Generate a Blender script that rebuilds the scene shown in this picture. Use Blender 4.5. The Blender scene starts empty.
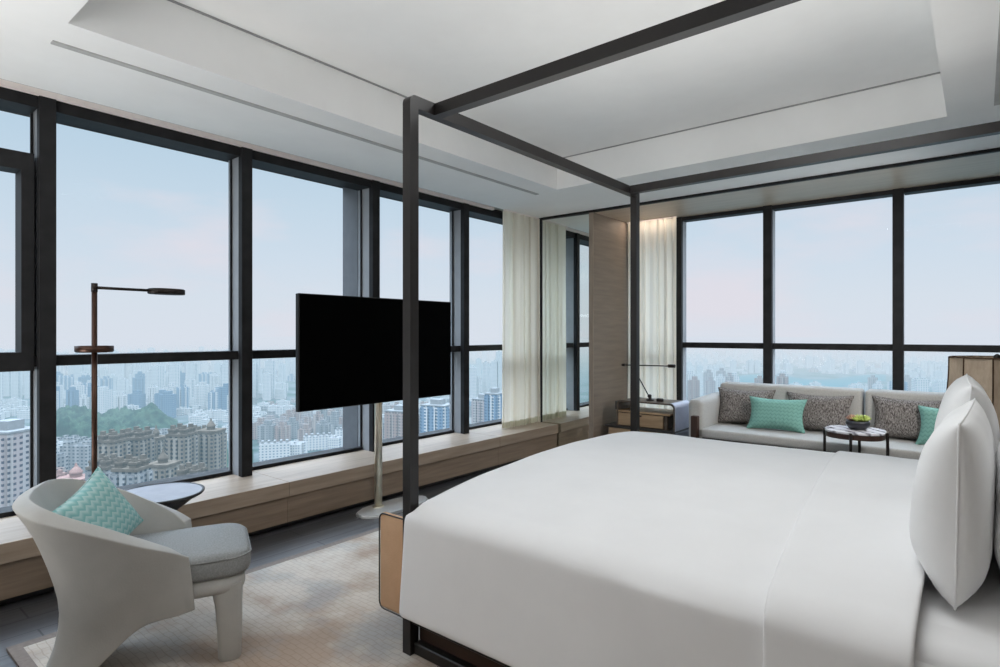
import bpy, bmesh, math, random
from mathutils import Vector, Matrix, noise
PI = math.pi
C = bpy.context.scene.collection
R = random.Random(7)

# ------------------------------------------------------------------ materials
def new_mat(name):
    m = bpy.data.materials.new(name); m.use_nodes = True
    nt = m.node_tree; nt.nodes.clear()
    return m, nt, nt.nodes, nt.links
def N(nt, kind, **kw):
    n = nt.nodes.new(kind)
    for k, v in kw.items():
        if k in n.inputs: n.inputs[k].default_value = v
        else: setattr(n, k, v)
    return n
def rgb(r, g, b):
    f = lambda c: (c/255/12.92) if c/255 <= .04045 else ((c/255+.055)/1.055)**2.4
    return (f(r), f(g), f(b), 1)
def principled(name, col, rough=.5, metal=0, spec=.5, col2=None, scale=(8, 8, 8), detail=4, bump=0, bscale=None, sheen=0, ramp=(.35, .65), coords='Object'):
    m, nt, ns, L = new_mat(name)
    out = N(nt, 'ShaderNodeOutputMaterial'); p = N(nt, 'ShaderNodeBsdfPrincipled')
    L.new(p.outputs[0], out.inputs[0])
    p.inputs['Base Color'].default_value = col; p.inputs['Roughness'].default_value = rough
    p.inputs['Metallic'].default_value = metal; p.inputs['Specular IOR Level'].default_value = spec
    if sheen: p.inputs['Sheen Weight'].default_value = sheen
    tc = N(nt, 'ShaderNodeTexCoord')
    if col2 is not None:
        mp = N(nt, 'ShaderNodeMapping'); mp.inputs['Scale'].default_value = scale
        L.new(tc.outputs[coords], mp.inputs[0])
        nz = N(nt, 'ShaderNodeTexNoise', Scale=1.0, Detail=detail, Roughness=.6)
        L.new(mp.outputs[0], nz.inputs['Vector'])
        cr = N(nt, 'ShaderNodeValToRGB')
        cr.color_ramp.elements[0].position = ramp[0]; cr.color_ramp.elements[1].position = ramp[1]
        cr.color_ramp.elements[0].color = col; cr.color_ramp.elements[1].color = col2
        L.new(nz.outputs['Fac'], cr.inputs[0]); L.new(cr.outputs[0], p.inputs['Base Color'])
    if bump:
        mp2 = N(nt, 'ShaderNodeMapping'); mp2.inputs['Scale'].default_value = bscale or scale
        L.new(tc.outputs[coords], mp2.inputs[0])
        n2 = N(nt, 'ShaderNodeTexNoise', Scale=1.0, Detail=3.0)
        L.new(mp2.outputs[0], n2.inputs['Vector'])
        b = N(nt, 'ShaderNodeBump', Strength=bump, Distance=.01)
        L.new(n2.outputs['Fac'], b.inputs['Height']); L.new(b.outputs[0], p.inputs['Normal'])
    return m
M = {}
M['ceiling'] = principled('ceiling_paint', (.80, .80, .79, 1), .9, spec=.1, col2=(.84, .84, .83, 1), scale=(2, 2, 2))
M['slot'] = principled('slot_grey', (.40, .40, .39, 1), .8, spec=.1, col2=(.46, .46, .45, 1))
M['gap'] = principled('shadow_gap', (.06, .06, .06, 1), .9, spec=0, col2=(.08, .08, .08, 1))
M['line'] = principled('tray_line', (.30, .30, .30, 1), .9, spec=0, col2=(.34, .34, .34, 1))
M['wallpaint'] = principled('wall_paint', (.34, .31, .28, 1), .9, spec=.1, col2=(.38, .35, .32, 1))
M['bench_top'] = principled('bench_oak_top', rgb(146, 128, 111), .36, spec=.45, col2=rgb(166, 148, 130), scale=(38, 2.2, 30), detail=6)
M['bench_front'] = principled('bench_oak_front', rgb(130, 112, 95), .5, spec=.3, col2=rgb(148, 129, 111), scale=(30, 2.2, 34), detail=6)
M['panel'] = principled('alcove_wood', rgb(122, 109, 97), .5, spec=.3, col2=rgb(134, 121, 108), scale=(30, 2, 30), detail=6)
M['soffit'] = principled('soffit_wood', rgb(178, 162, 144), .4, spec=.4, col2=rgb(192, 177, 159), scale=(2, 30, 30), detail=6)
M['panel_edge'] = principled('panel_edge_wood', rgb(134, 121, 108), .5, spec=.3, col2=rgb(150, 136, 122), scale=(30, 30, 2))
M['frame'] = principled('window_frame_black', (.014, .014, .015, 1), .55, spec=.15, col2=(.022, .022, .023, 1))
M['jamb'] = principled('window_jamb_grey', (.25, .255, .265, 1), .45, col2=(.28, .285, .295, 1))
M['fin'] = principled('outer_fin_grey', (.10, .102, .108, 1), .5, col2=(.12, .122, .128, 1))
M['pink'] = principled('blind_rail_pale', rgb(232, 222, 217), .6, col2=rgb(236, 228, 223))
M['bedmetal'] = principled('bed_dark_bronze', (.010, .008, .008, 1), .4, spec=.42, col2=(.013, .011, .010, 1))
M['bedwood'] = principled('bed_dark_wood', (.035, .018, .012, 1), .5, spec=.3, col2=(.05, .026, .017, 1), scale=(2, 30, 30))
M['leather'] = principled('tan_leather', rgb(196, 158, 124), .5, spec=.3, col2=rgb(206, 168, 134), scale=(6, 6, 6), bump=.15, bscale=(200, 200, 200))
M['piping_dark'] = principled('piping_dark', (.03, .026, .024, 1), .6, col2=(.04, .035, .03, 1))
M['linen'] = principled('white_linen', (.765, .765, .77, 1), .85, spec=.15, col2=(.795, .795, .80, 1), scale=(3, 3, 3), bump=.10, bscale=(6, 9, 6), sheen=.1)
M['pillow_white'] = principled('white_pillow_cotton', (.80, .80, .80, 1), .85, spec=.15, col2=(.83, .83, .83, 1), scale=(3, 3, 3), bump=.12, bscale=(9, 9, 5), sheen=.1)
M['sofa'] = principled('sofa_grey_fabric', rgb(168, 166, 162), .9, spec=.1, col2=rgb(180, 178, 174), scale=(120, 120, 120), bump=.2, bscale=(300, 300, 300))
M['chair'] = principled('chair_taupe_leather', rgb(172, 171, 167), .55, spec=.3, col2=rgb(180, 179, 175), scale=(5, 5, 5), bump=.08, bscale=(150, 150, 150))
M['chair_seat'] = principled('chair_seat_fabric', rgb(140, 142, 142), .9, spec=.1, col2=rgb(156, 158, 158), scale=(160, 160, 160), bump=.25, bscale=(250, 250, 250))
M['tweed'] = principled('brown_grey_tweed', rgb(62, 56, 53), .95, spec=.05, col2=rgb(162, 156, 152), scale=(130, 130, 55), detail=5, bump=.3, bscale=(200, 200, 200), ramp=(.36, .66))
M['tvblack'] = principled('tv_black', (.0006, .0006, .0006, 1), .5, spec=.02, col2=(.0008, .0008, .0008, 1))
M['tvbezel'] = principled('tv_bezel', (.008, .008, .008, 1), .4, spec=.3, col2=(.01, .01, .01, 1))
M['brass'] = principled('pale_brass', rgb(222, 216, 198), .32, metal=.85, col2=rgb(230, 224, 208))
M['steel'] = principled('satin_steel', rgb(214, 214, 212), .35, metal=.45, col2=rgb(222, 222, 220))
M['bronze'] = principled('lamp_bronze', rgb(70, 50, 42), .35, metal=.7, col2=rgb(84, 61, 50))
M['lampblack'] = principled('lamp_black_bronze', rgb(34, 27, 24), .4, metal=.5, col2=rgb(40, 32, 28))
M['table_black'] = principled('table_black', (.012, .012, .013, 1), .35, spec=.5, col2=(.018, .018, .019, 1))
M['table_top'] = principled('table_top_lilac', rgb(170, 172, 182), .18, spec=.6, col2=rgb(180, 182, 192))
M['walnut'] = principled('walnut', rgb(146, 121, 93), .45, spec=.4, col2=rgb(172, 145, 114), scale=(3, 30, 30), detail=5)
M['walnut_dark'] = principled('walnut_dark', rgb(74, 63, 53), .4, spec=.4, col2=rgb(92, 80, 68), scale=(3, 30, 30), detail=5)
M['lavender'] = principled('lavender_leather', rgb(158, 160, 174), .45, spec=.4, col2=rgb(168, 170, 184))
M['greybase'] = principled('console_grey', rgb(104, 106, 112), .5, spec=.4, col2=rgb(112, 114, 120))
M['legwood'] = principled('sofa_leg_wood', rgb(52, 36, 30), .4, spec=.4, col2=rgb(66, 46, 38), scale=(30, 30, 3))
M['bowl'] = principled('dark_ceramic', (.012, .013, .018, 1), .35, spec=.5, col2=(.018, .018, .024, 1))
M['soil'] = principled('soil', (.03, .022, .015, 1), .95, col2=(.05, .036, .025, 1), scale=(60, 60, 60))
M['leaf'] = principled('succulent_green', rgb(150, 172, 70), .5, col2=rgb(196, 206, 120), scale=(40, 40, 40))
M['leaf_red'] = principled('succulent_red', rgb(150, 96, 84), .5, col2=rgb(186, 150, 120), scale=(40, 40, 40))
M['shade'] = principled('lampshade_linen', rgb(176, 158, 138), .9, spec=.1, col2=rgb(190, 172, 152), scale=(60, 60, 20))
M['shade_rib'] = principled('lampshade_rib', rgb(74, 58, 46), .7, spec=.1, col2=rgb(90, 72, 58))
M['socket'] = principled('socket_dark', (.02, .02, .02, 1), .4, col2=(.03, .03, .03, 1))
M['headboard'] = principled('headboard_leather', rgb(150, 140, 128), .5, col2=rgb(160, 150, 138))

def mat_floor():
    m, nt, ns, L = new_mat('dark_grey_planks')
    out = N(nt, 'ShaderNodeOutputMaterial'); p = N(nt, 'ShaderNodeBsdfPrincipled', Roughness=.42)
    L.new(p.outputs[0], out.inputs[0])
    tc = N(nt, 'ShaderNodeTexCoord'); mp = N(nt, 'ShaderNodeMapping')
    mp.inputs['Rotation'].default_value = (0, 0, PI/2)
    L.new(tc.outputs['Object'], mp.inputs[0])
    br = N(nt, 'ShaderNodeTexBrick', Scale=1.0)
    br.inputs['Brick Width'].default_value = 1.4; br.inputs['Row Height'].default_value = .16
    br.inputs['Mortar Size'].default_value = .004
    br.inputs['Color1'].default_value = rgb(76, 75, 76); br.inputs['Color2'].default_value = rgb(92, 91, 92)
    br.inputs['Mortar'].default_value = rgb(45, 45, 46)
    L.new(mp.outputs[0], br.inputs['Vector'])
    mp2 = N(nt, 'ShaderNodeMapping'); mp2.inputs['Scale'].default_value = (26, 1.6, 1)
    L.new(tc.outputs['Object'], mp2.inputs[0])
    nz = N(nt, 'ShaderNodeTexNoise', Scale=1.0, Detail=6.0); L.new(mp2.outputs[0], nz.inputs['Vector'])
    cr = N(nt, 'ShaderNodeValToRGB')
    cr.color_ramp.elements[0].color = (.62, .62, .62, 1); cr.color_ramp.elements[1].color = (1.15, 1.15, 1.15, 1)
    cr.color_ramp.elements[0].position = .3; cr.color_ramp.elements[1].position = .7
    L.new(nz.outputs['Fac'], cr.inputs[0])
    mx = N(nt, 'ShaderNodeMix', data_type='RGBA', blend_type='MULTIPLY'); mx.inputs[0].default_value = 1
    L.new(br.outputs['Color'], mx.inputs[6]); L.new(cr.outputs[0], mx.inputs[7])
    L.new(mx.outputs[2], p.inputs['Base Color'])
    return m
M['floor'] = mat_floor()

def mat_rug():
    m, nt, ns, L = new_mat('rug_mottled_wool')
    out = N(nt, 'ShaderNodeOutputMaterial'); p = N(nt, 'ShaderNodeBsdfPrincipled', Roughness=.95)
    p.inputs['Specular IOR Level'].default_value = .05
    L.new(p.outputs[0], out.inputs[0])
    tc = N(nt, 'ShaderNodeTexCoord')
    def nz(sc, det, off):
        mp = N(nt, 'ShaderNodeMapping'); mp.inputs['Scale'].default_value = (sc, sc, sc); mp.inputs['Location'].default_value = (off, off*.7, 0)
        L.new(tc.outputs['Object'], mp.inputs[0])
        n = N(nt, 'ShaderNodeTexNoise', Scale=1.0, Detail=det, Roughness=.55); L.new(mp.outputs[0], n.inputs['Vector']); return n
    def ramp(n, a, b, c0, c1):
        r = N(nt, 'ShaderNodeValToRGB'); e = r.color_ramp.elements
        e[0].position = a; e[1].position = b; e[0].color = c0; e[1].color = c1
        L.new(n.outputs['Fac'], r.inputs[0]); return r
    base = ramp(nz(1.6, 3, 0), .4, .6, rgb(186, 175, 163), rgb(200, 191, 180))
    brown = ramp(nz(1.7, 5, 2.1), .46, .58, (0, 0, 0, 1), (1, 1, 1, 1))
    m1 = N(nt, 'ShaderNodeMix', data_type='RGBA'); m1.inputs[7].default_value = rgb(160, 138, 121)
    mm = N(nt, 'ShaderNodeMath', operation='MULTIPLY'); mm.inputs[1].default_value = .75
    L.new(brown.outputs[0], mm.inputs[0]); L.new(mm.outputs[0], m1.inputs[0]); L.new(base.outputs[0], m1.inputs[6])
    grey = ramp(nz(2.6, 5, 11.7), .50, .64, (0, 0, 0, 1), (1, 1, 1, 1))
    m2 = N(nt, 'ShaderNodeMix', data_type='RGBA'); m2.inputs[7].default_value = rgb(158, 156, 154)
    mm2 = N(nt, 'ShaderNodeMath', operation='MULTIPLY'); mm2.inputs[1].default_value = .7
    L.new(grey.outputs[0], mm2.inputs[0]); L.new(mm2.outputs[0], m2.inputs[0]); L.new(m1.outputs[2], m2.inputs[6])
    br = N(nt, 'ShaderNodeTexBrick', Scale=1.0)
    br.inputs['Brick Width'].default_value = .055; br.inputs['Row Height'].default_value = .028
    br.inputs['Mortar Size'].default_value = .0022; br.inputs['Mortar Smooth'].default_value = .4
    br.inputs['Color1'].default_value = (1, 1, 1, 1); br.inputs['Color2'].default_value = (.95, .95, .95, 1); br.inputs['Mortar'].default_value = (.66, .63, .60, 1)
    wob = nz(9, 2, 3); vm = N(nt, 'ShaderNodeVectorMath', operation='SCALE'); vm.inputs['Scale'].default_value = .03
    L.new(wob.outputs['Color'], vm.inputs[0]); va = N(nt, 'ShaderNodeVectorMath', operation='ADD')
    L.new(vm.outputs[0], va.inputs[0]); L.new(tc.outputs['Object'], va.inputs[1]); L.new(va.outputs[0], br.inputs['Vector'])
    m3 = N(nt, 'ShaderNodeMix', data_type='RGBA', blend_type='MULTIPLY'); m3.inputs[0].default_value = .5
    L.new(m2.outputs[2], m3.inputs[6]); L.new(br.outputs['Color'], m3.inputs[7])
    L.new(m3.outputs[2], p.inputs['Base Color'])
    b = N(nt, 'ShaderNodeBump', Strength=.35, Distance=.006); L.new(br.outputs['Color'], b.inputs['Height']); L.new(b.outputs[0], p.inputs['Normal'])
    return m
M['rug'] = mat_rug()
M['rug_border'] = principled('rug_border_taupe', rgb(126, 116, 109), .95, spec=.05, col2=rgb(136, 126, 119), scale=(60, 60, 60))

def mat_marble():
    m, nt, ns, L = new_mat('veined_white_marble')
    out = N(nt, 'ShaderNodeOutputMaterial'); p = N(nt, 'ShaderNodeBsdfPrincipled', Roughness=.2)
    L.new(p.outputs[0], out.inputs[0])
    tc = N(nt, 'ShaderNodeTexCoord')
    w = N(nt, 'ShaderNodeTexWave', Scale=5.0, Distortion=9.0, Detail=3.0); w.bands_direction = 'DIAGONAL'
    L.new(tc.outputs['Object'], w.inputs['Vector'])
    cr = N(nt, 'ShaderNodeValToRGB'); e = cr.color_ramp.elements
    e[0].position = .0; e[0].color = rgb(120, 116, 124); e[1].position = .28; e[1].color = rgb(222, 220, 224)
    L.new(w.outputs['Fac'], cr.inputs[0]); L.new(cr.outputs[0], p.inputs['Base Color'])
    return m
M['marble'] = mat_marble()

def mat_teal(name, quilted):
    m, nt, ns, L = new_mat(name)
    out = N(nt, 'ShaderNodeOutputMaterial'); p = N(nt, 'ShaderNodeBsdfPrincipled', Roughness=.8)
    p.inputs['Specular IOR Level'].default_value = .2
    L.new(p.outputs[0], out.inputs[0])
    tc = N(nt, 'ShaderNodeTexCoord'); mp = N(nt, 'ShaderNodeMapping')
    mp.inputs['Scale'].default_value = (30, 30, 30) if quilted else (34, 34, 34); L.new(tc.outputs['Object'], mp.inputs[0])
    sx = N(nt, 'ShaderNodeSeparateXYZ'); L.new(mp.outputs[0], sx.inputs[0])
    # scallop rows: offset |frac(x)-.5| added to z
    fx = N(nt, 'ShaderNodeMath', operation='PINGPONG'); fx.inputs[1].default_value = .5; L.new(sx.outputs[0], fx.inputs[0])
    ad = N(nt, 'ShaderNodeMath', operation='ADD'); L.new(fx.outputs[0], ad.inputs[0]); L.new(sx.outputs[2], ad.inputs[1])
    fr = N(nt, 'ShaderNodeMath', operation='FRACT'); L.new(ad.outputs[0], fr.inputs[0])
    cr = N(nt, 'ShaderNodeValToRGB'); e = cr.color_ramp.elements
    if quilted:
        e[0].position = 0; e[0].color = rgb(104, 152, 142); e[1].position = .5; e[1].color = rgb(128, 174, 163)
        s = .5
    else:
        e[0].position = .2; e[0].color = rgb(132, 184, 182); e[1].position = .8; e[1].color = rgb(176, 206, 204)
        s = .1
    L.new(fr.outputs[0], cr.inputs[0]); L.new(cr.outputs[0], p.inputs['Base Color'])
    b = N(nt, 'ShaderNodeBump', Strength=s, Distance=.01); L.new(fr.outputs[0], b.inputs['Height']); L.new(b.outputs[0], p.inputs['Normal'])
    return m
M['teal_quilt'] = mat_teal('teal_quilted_velvet', True)
M['teal_weave'] = mat_teal('teal_chevron_weave', False)

def mat_glass():
    m, nt, ns, L = new_mat('clear_glass')
    out = N(nt, 'ShaderNodeOutputMaterial')
    t = N(nt, 'ShaderNodeBsdfTransparent'); t.inputs[0].default_value = (.97, .98, .985, 1)
    g = N(nt, 'ShaderNodeBsdfGlossy', Roughness=.0); fr0 = N(nt, 'ShaderNodeFresnel', IOR=1.2); fr = N(nt, 'ShaderNodeMath', operation='MULTIPLY'); fr.inputs[1].default_value = .05; L.new(fr0.outputs[0], fr.inputs[0])
    nz = N(nt, 'ShaderNodeTexNoise', Scale=.3)
    mx = N(nt, 'ShaderNodeMixShader')
    L.new(fr.outputs[0], mx.inputs[0]); L.new(t.outputs[0], mx.inputs[1]); L.new(g.outputs[0], mx.inputs[2])
    L.new(mx.outputs[0], out.inputs[0])
    return m
M['glass'] = mat_glass()
def mat_mirror():
    m, nt, ns, L = new_mat('mirror_glass')
    out = N(nt, 'ShaderNodeOutputMaterial'); g = N(nt, 'ShaderNodeBsdfGlossy', Roughness=.0)
    g.inputs[0].default_value = (.80, .84, .81, 1); L.new(g.outputs[0], out.inputs[0]); return m
M['mirror'] = mat_mirror()
def mat_curtain():
    m, nt, ns, L = new_mat('sheer_linen')
    out = N(nt, 'ShaderNodeOutputMaterial')
    d = N(nt, 'ShaderNodeBsdfDiffuse'); t = N(nt, 'ShaderNodeBsdfTranslucent'); tr = N(nt, 'ShaderNodeBsdfTransparent')
    tc = N(nt, 'ShaderNodeTexCoord'); mp = N(nt, 'ShaderNodeMapping'); mp.inputs['Scale'].default_value = (60, 60, 1.5)
    L.new(tc.outputs['Object'], mp.inputs[0]); nz = N(nt, 'ShaderNodeTexNoise', Scale=1.0, Detail=3.0); L.new(mp.outputs[0], nz.inputs['Vector'])
    cr = N(nt, 'ShaderNodeValToRGB'); cr.color_ramp.elements[0].color = rgb(232, 224, 206); cr.color_ramp.elements[1].color = rgb(250, 244, 232)
    L.new(nz.outputs['Fac'], cr.inputs[0])
    L.new(cr.outputs[0], d.inputs[0]); L.new(cr.outputs[0], t.inputs[0])
    a = N(nt, 'ShaderNodeMixShader'); a.inputs[0].default_value = .4; L.new(d.outputs[0], a.inputs[1]); L.new(t.outputs[0], a.inputs[2])
    b = N(nt, 'ShaderNodeMixShader'); b.inputs[0].default_value = .07; L.new(a.outputs[0], b.inputs[1]); L.new(tr.outputs[0], b.inputs[2])
    L.new(b.outputs[0], out.inputs[0]); return m
M['curtain'] = mat_curtain()
M['hem'] = principled('curtain_hem', rgb(196, 194, 172), .9, spec=.05, col2=rgb(206, 204, 184), scale=(60, 60, 3))

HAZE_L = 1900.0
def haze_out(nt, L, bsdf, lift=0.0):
    """paint haze as a glow on a surface according to its distance from the tower"""
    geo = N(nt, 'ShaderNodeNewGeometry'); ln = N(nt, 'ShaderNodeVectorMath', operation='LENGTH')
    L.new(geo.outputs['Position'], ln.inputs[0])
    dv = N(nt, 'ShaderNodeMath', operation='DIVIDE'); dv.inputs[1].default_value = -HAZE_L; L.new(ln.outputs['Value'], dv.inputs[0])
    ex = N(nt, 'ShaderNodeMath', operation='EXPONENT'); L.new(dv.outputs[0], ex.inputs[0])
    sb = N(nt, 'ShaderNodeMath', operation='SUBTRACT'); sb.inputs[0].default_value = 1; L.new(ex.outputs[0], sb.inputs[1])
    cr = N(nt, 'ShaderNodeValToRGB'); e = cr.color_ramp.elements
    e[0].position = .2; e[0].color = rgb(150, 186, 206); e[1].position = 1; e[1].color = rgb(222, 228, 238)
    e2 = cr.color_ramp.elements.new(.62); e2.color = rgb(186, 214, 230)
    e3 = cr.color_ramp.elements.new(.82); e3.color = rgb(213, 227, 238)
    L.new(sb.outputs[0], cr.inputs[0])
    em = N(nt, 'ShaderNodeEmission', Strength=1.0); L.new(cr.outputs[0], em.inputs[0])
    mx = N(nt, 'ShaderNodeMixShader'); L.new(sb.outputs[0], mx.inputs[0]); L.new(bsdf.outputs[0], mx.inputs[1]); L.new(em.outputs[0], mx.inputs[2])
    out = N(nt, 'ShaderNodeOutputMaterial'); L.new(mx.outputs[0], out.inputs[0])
def mat_facade(name, wall, win, bay=4.0, floor=3.1, ww=.45, wh=.42, band=None):
    m, nt, ns, L = new_mat(name)
    tc = N(nt, 'ShaderNodeTexCoord'); sx = N(nt, 'ShaderNodeSeparateXYZ'); L.new(tc.outputs['Object'], sx.inputs[0])
    ad = N(nt, 'ShaderNodeMath', operation='ADD'); L.new(sx.outputs[0], ad.inputs[0]); L.new(sx.outputs[1], ad.inputs[1])
    def gate(sock, per, frac):
        d = N(nt, 'ShaderNodeMath', operation='DIVIDE'); d.inputs[1].default_value = per; L.new(sock, d.inputs[0])
        f = N(nt, 'ShaderNodeMath', operation='FRACT'); L.new(d.outputs[0], f.inputs[0])
        g = N(nt, 'ShaderNodeMath', operation='LESS_THAN'); g.inputs[1].default_value = frac; L.new(f.outputs[0], g.inputs[0]); return g
    a = gate(ad.outputs[0], bay, ww); b = gate(sx.outputs[2], floor, wh)
    mu = N(nt, 'ShaderNodeMath', operation='MULTIPLY'); L.new(a.outputs[0], mu.inputs[0]); L.new(b.outputs[0], mu.inputs[1])
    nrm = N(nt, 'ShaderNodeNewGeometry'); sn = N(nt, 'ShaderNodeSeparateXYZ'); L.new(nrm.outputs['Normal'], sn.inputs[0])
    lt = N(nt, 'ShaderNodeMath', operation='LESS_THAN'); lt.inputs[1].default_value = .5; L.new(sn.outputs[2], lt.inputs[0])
    mu2 = N(nt, 'ShaderNodeMath', operation='MULTIPLY'); L.new(mu.outputs[0], mu2.inputs[0]); L.new(lt.outputs[0], mu2.inputs[1])
    mx = N(nt, 'ShaderNodeMix', data_type='RGBA'); L.new(mu2.outputs[0], mx.inputs[0]); mx.inputs[6].default_value = wall; mx.inputs[7].default_value = win
    if band:
        g = gate(ad.outputs[0], bay*2.5, .4)
        m0 = N(nt, 'ShaderNodeMix', data_type='RGBA'); L.new(g.outputs[0], m0.inputs[0]); m0.inputs[6].default_value = wall; m0.inputs[7].default_value = band
        L.new(m0.outputs[2], mx.inputs[6])
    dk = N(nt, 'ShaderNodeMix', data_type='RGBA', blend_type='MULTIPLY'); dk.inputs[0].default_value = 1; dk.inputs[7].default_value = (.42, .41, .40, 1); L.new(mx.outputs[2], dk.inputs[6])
    rf = N(nt, 'ShaderNodeMapRange'); rf.inputs['From Min'].default_value = .4; rf.inputs['From Max'].default_value = .6; rf.inputs['To Min'].default_value = 1; rf.inputs['To Max'].default_value = .45; L.new(sn.outputs[2], rf.inputs['Value'])  # upward faces darkened in the colour to offset the strong sky light
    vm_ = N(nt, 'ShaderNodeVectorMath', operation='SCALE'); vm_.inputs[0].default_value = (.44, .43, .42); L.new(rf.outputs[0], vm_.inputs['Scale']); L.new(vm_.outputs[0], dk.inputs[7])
    d = N(nt, 'ShaderNodeBsdfDiffuse'); L.new(dk.outputs[2], d.inputs[0])
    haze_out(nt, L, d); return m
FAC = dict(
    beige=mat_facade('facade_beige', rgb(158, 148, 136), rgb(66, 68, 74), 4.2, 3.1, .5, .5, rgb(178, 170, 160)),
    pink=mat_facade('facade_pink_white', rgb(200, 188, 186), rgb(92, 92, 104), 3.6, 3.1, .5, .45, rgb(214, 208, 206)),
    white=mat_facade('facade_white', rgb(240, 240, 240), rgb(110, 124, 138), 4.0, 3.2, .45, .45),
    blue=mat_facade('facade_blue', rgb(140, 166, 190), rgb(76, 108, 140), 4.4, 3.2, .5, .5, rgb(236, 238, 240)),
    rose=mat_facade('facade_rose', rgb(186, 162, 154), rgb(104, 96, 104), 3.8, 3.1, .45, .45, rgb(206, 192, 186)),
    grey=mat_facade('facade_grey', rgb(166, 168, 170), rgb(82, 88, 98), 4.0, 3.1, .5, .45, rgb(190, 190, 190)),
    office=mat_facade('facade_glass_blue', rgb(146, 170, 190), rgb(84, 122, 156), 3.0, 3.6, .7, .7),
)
def mat_hazed(name, c1, c2, scale, ramp=(.4, .6), detail=6):
    m, nt, ns, L = new_mat(name)
    tc = N(nt, 'ShaderNodeTexCoord'); nz = N(nt, 'ShaderNodeTexNoise', Scale=scale, Detail=detail, Roughness=.65); L.new(tc.outputs['Object'], nz.inputs['Vector'])
    cr = N(nt, 'ShaderNodeValToRGB'); e = cr.color_ramp.elements
    e[0].position = ramp[0]; e[1].position = ramp[1]; e[0].color = c1; e[1].color = c2
    L.new(nz.outputs['Fac'], cr.inputs[0]); d = N(nt, 'ShaderNodeBsdfDiffuse'); L.new(cr.outputs[0], d.inputs[0])
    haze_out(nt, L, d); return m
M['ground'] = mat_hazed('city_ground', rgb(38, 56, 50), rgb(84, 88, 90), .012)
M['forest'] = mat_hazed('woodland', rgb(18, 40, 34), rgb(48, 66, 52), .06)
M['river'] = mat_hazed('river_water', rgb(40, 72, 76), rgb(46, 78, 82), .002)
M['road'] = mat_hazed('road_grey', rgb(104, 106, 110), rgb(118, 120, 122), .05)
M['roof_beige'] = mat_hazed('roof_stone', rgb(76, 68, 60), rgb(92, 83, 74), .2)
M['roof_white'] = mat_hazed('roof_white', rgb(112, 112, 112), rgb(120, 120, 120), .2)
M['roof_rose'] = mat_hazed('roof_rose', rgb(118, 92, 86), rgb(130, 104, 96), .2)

# ------------------------------------------------------------------ mesh helpers
def box(bm, x0, x1, y0, y1, z0, z1):
    vs = [bm.verts.new(p) for p in ((x0,y0,z0),(x1,y0,z0),(x1,y1,z0),(x0,y1,z0),(x0,y0,z1),(x1,y0,z1),(x1,y1,z1),(x0,y1,z1))]
    fs = [bm.faces.new([vs[i] for i in f]) for f in ((3,2,1,0),(4,5,6,7),(0,1,5,4),(1,2,6,5),(2,3,7,6),(3,0,4,7))]
    return vs, fs
def bxm(x0, x1, y0, y1, z0, z1, bev=0, seg=2):
    bm = bmesh.new(); box(bm, x0, x1, y0, y1, z0, z1)
    if bev: bmesh.ops.bevel(bm, geom=list(bm.edges), offset=bev, segments=seg, profile=.5, affect='EDGES')
    return bm
def tube(bm, pts, r, n=10, cap=True):
    pts = [Vector(p) for p in pts]; rings = []
    for i, p in enumerate(pts):
        d = (pts[min(i+1, len(pts)-1)]-pts[max(i-1, 0)]).normalized()
        a = d.orthogonal().normalized() if i == 0 else (rings[-1][1]-rings[-1][1].dot(d)*d).normalized()
        b = d.cross(a); rr = r[i] if isinstance(r, (list, tuple)) else r
        rings.append(([bm.verts.new(p+a*rr*math.cos(2*PI*k/n)+b*rr*math.sin(2*PI*k/n)) for k in range(n)], a))
    for (A, _), (B, _) in zip(rings, rings[1:]):
        for k in range(n): bm.faces.new((A[k], A[(k+1) % n], B[(k+1) % n], B[k]))
    if cap:
        bm.faces.new(list(reversed(rings[0][0]))); bm.faces.new(rings[-1][0])
def loop_tube(bm, pts, r, n=8):
    pts = [Vector(p) for p in pts]; m = len(pts); rings = []; a = None
    for i, p in enumerate(pts):
        d = (pts[(i+1) % m]-pts[i-1]).normalized()
        a = d.orthogonal().normalized() if a is None else (a-a.dot(d)*d).normalized()
        b = d.cross(a)
        rings.append([bm.verts.new(p+a*r*math.cos(2*PI*k/n)+b*r*math.sin(2*PI*k/n)) for k in range(n)])
    for i in range(m-1):
        A, B = rings[i], rings[i+1]
        for k in range(n): bm.faces.new((A[k], A[(k+1) % n], B[(k+1) % n], B[k]))
    bm.faces.new(list(reversed(rings[0]))); bm.faces.new(rings[-1])
def lathe(bm, prof, n=40, sx=1, sy=1, exp=2, cx=0, cy=0):
    rings = []
    for r, z in prof:
        ring = []
        for k in range(n):
            t = 2*PI*k/n; c, s = math.cos(t), math.sin(t)
            f = 1 if exp == 2 else (abs(c)**exp+abs(s)**exp)**(-1/exp)
            ring.append(bm.verts.new((cx+r*sx*c*f, cy+r*sy*s*f, z)))
        rings.append(ring)
    for A, B in zip(rings, rings[1:]):
        for k in range(n): bm.faces.new((A[k], A[(k+1) % n], B[(k+1) % n], B[k]))
    bm.faces.new(list(reversed(rings[0]))); bm.faces.new(rings[-1])
def lathem(prof, **k):
    bm = bmesh.new(); lathe(bm, prof, **k); return bm
def grid(bm, rows):
    V = [[bm.verts.new(p) for p in r] for r in rows]
    for A, B in zip(V, V[1:]):
        for k in range(len(A)-1): bm.faces.new((A[k], A[k+1], B[k+1], B[k]))
    return V
def prism(bm, pts, z0, z1):
    a = [bm.verts.new((x, y, z0)) for x, y in pts]; b = [bm.verts.new((x, y, z1)) for x, y in pts]; n = len(pts)
    for k in range(n): bm.faces.new((a[k], a[(k+1) % n], b[(k+1) % n], b[k]))
    bm.faces.new(list(reversed(a))); bm.faces.new(b)
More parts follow.
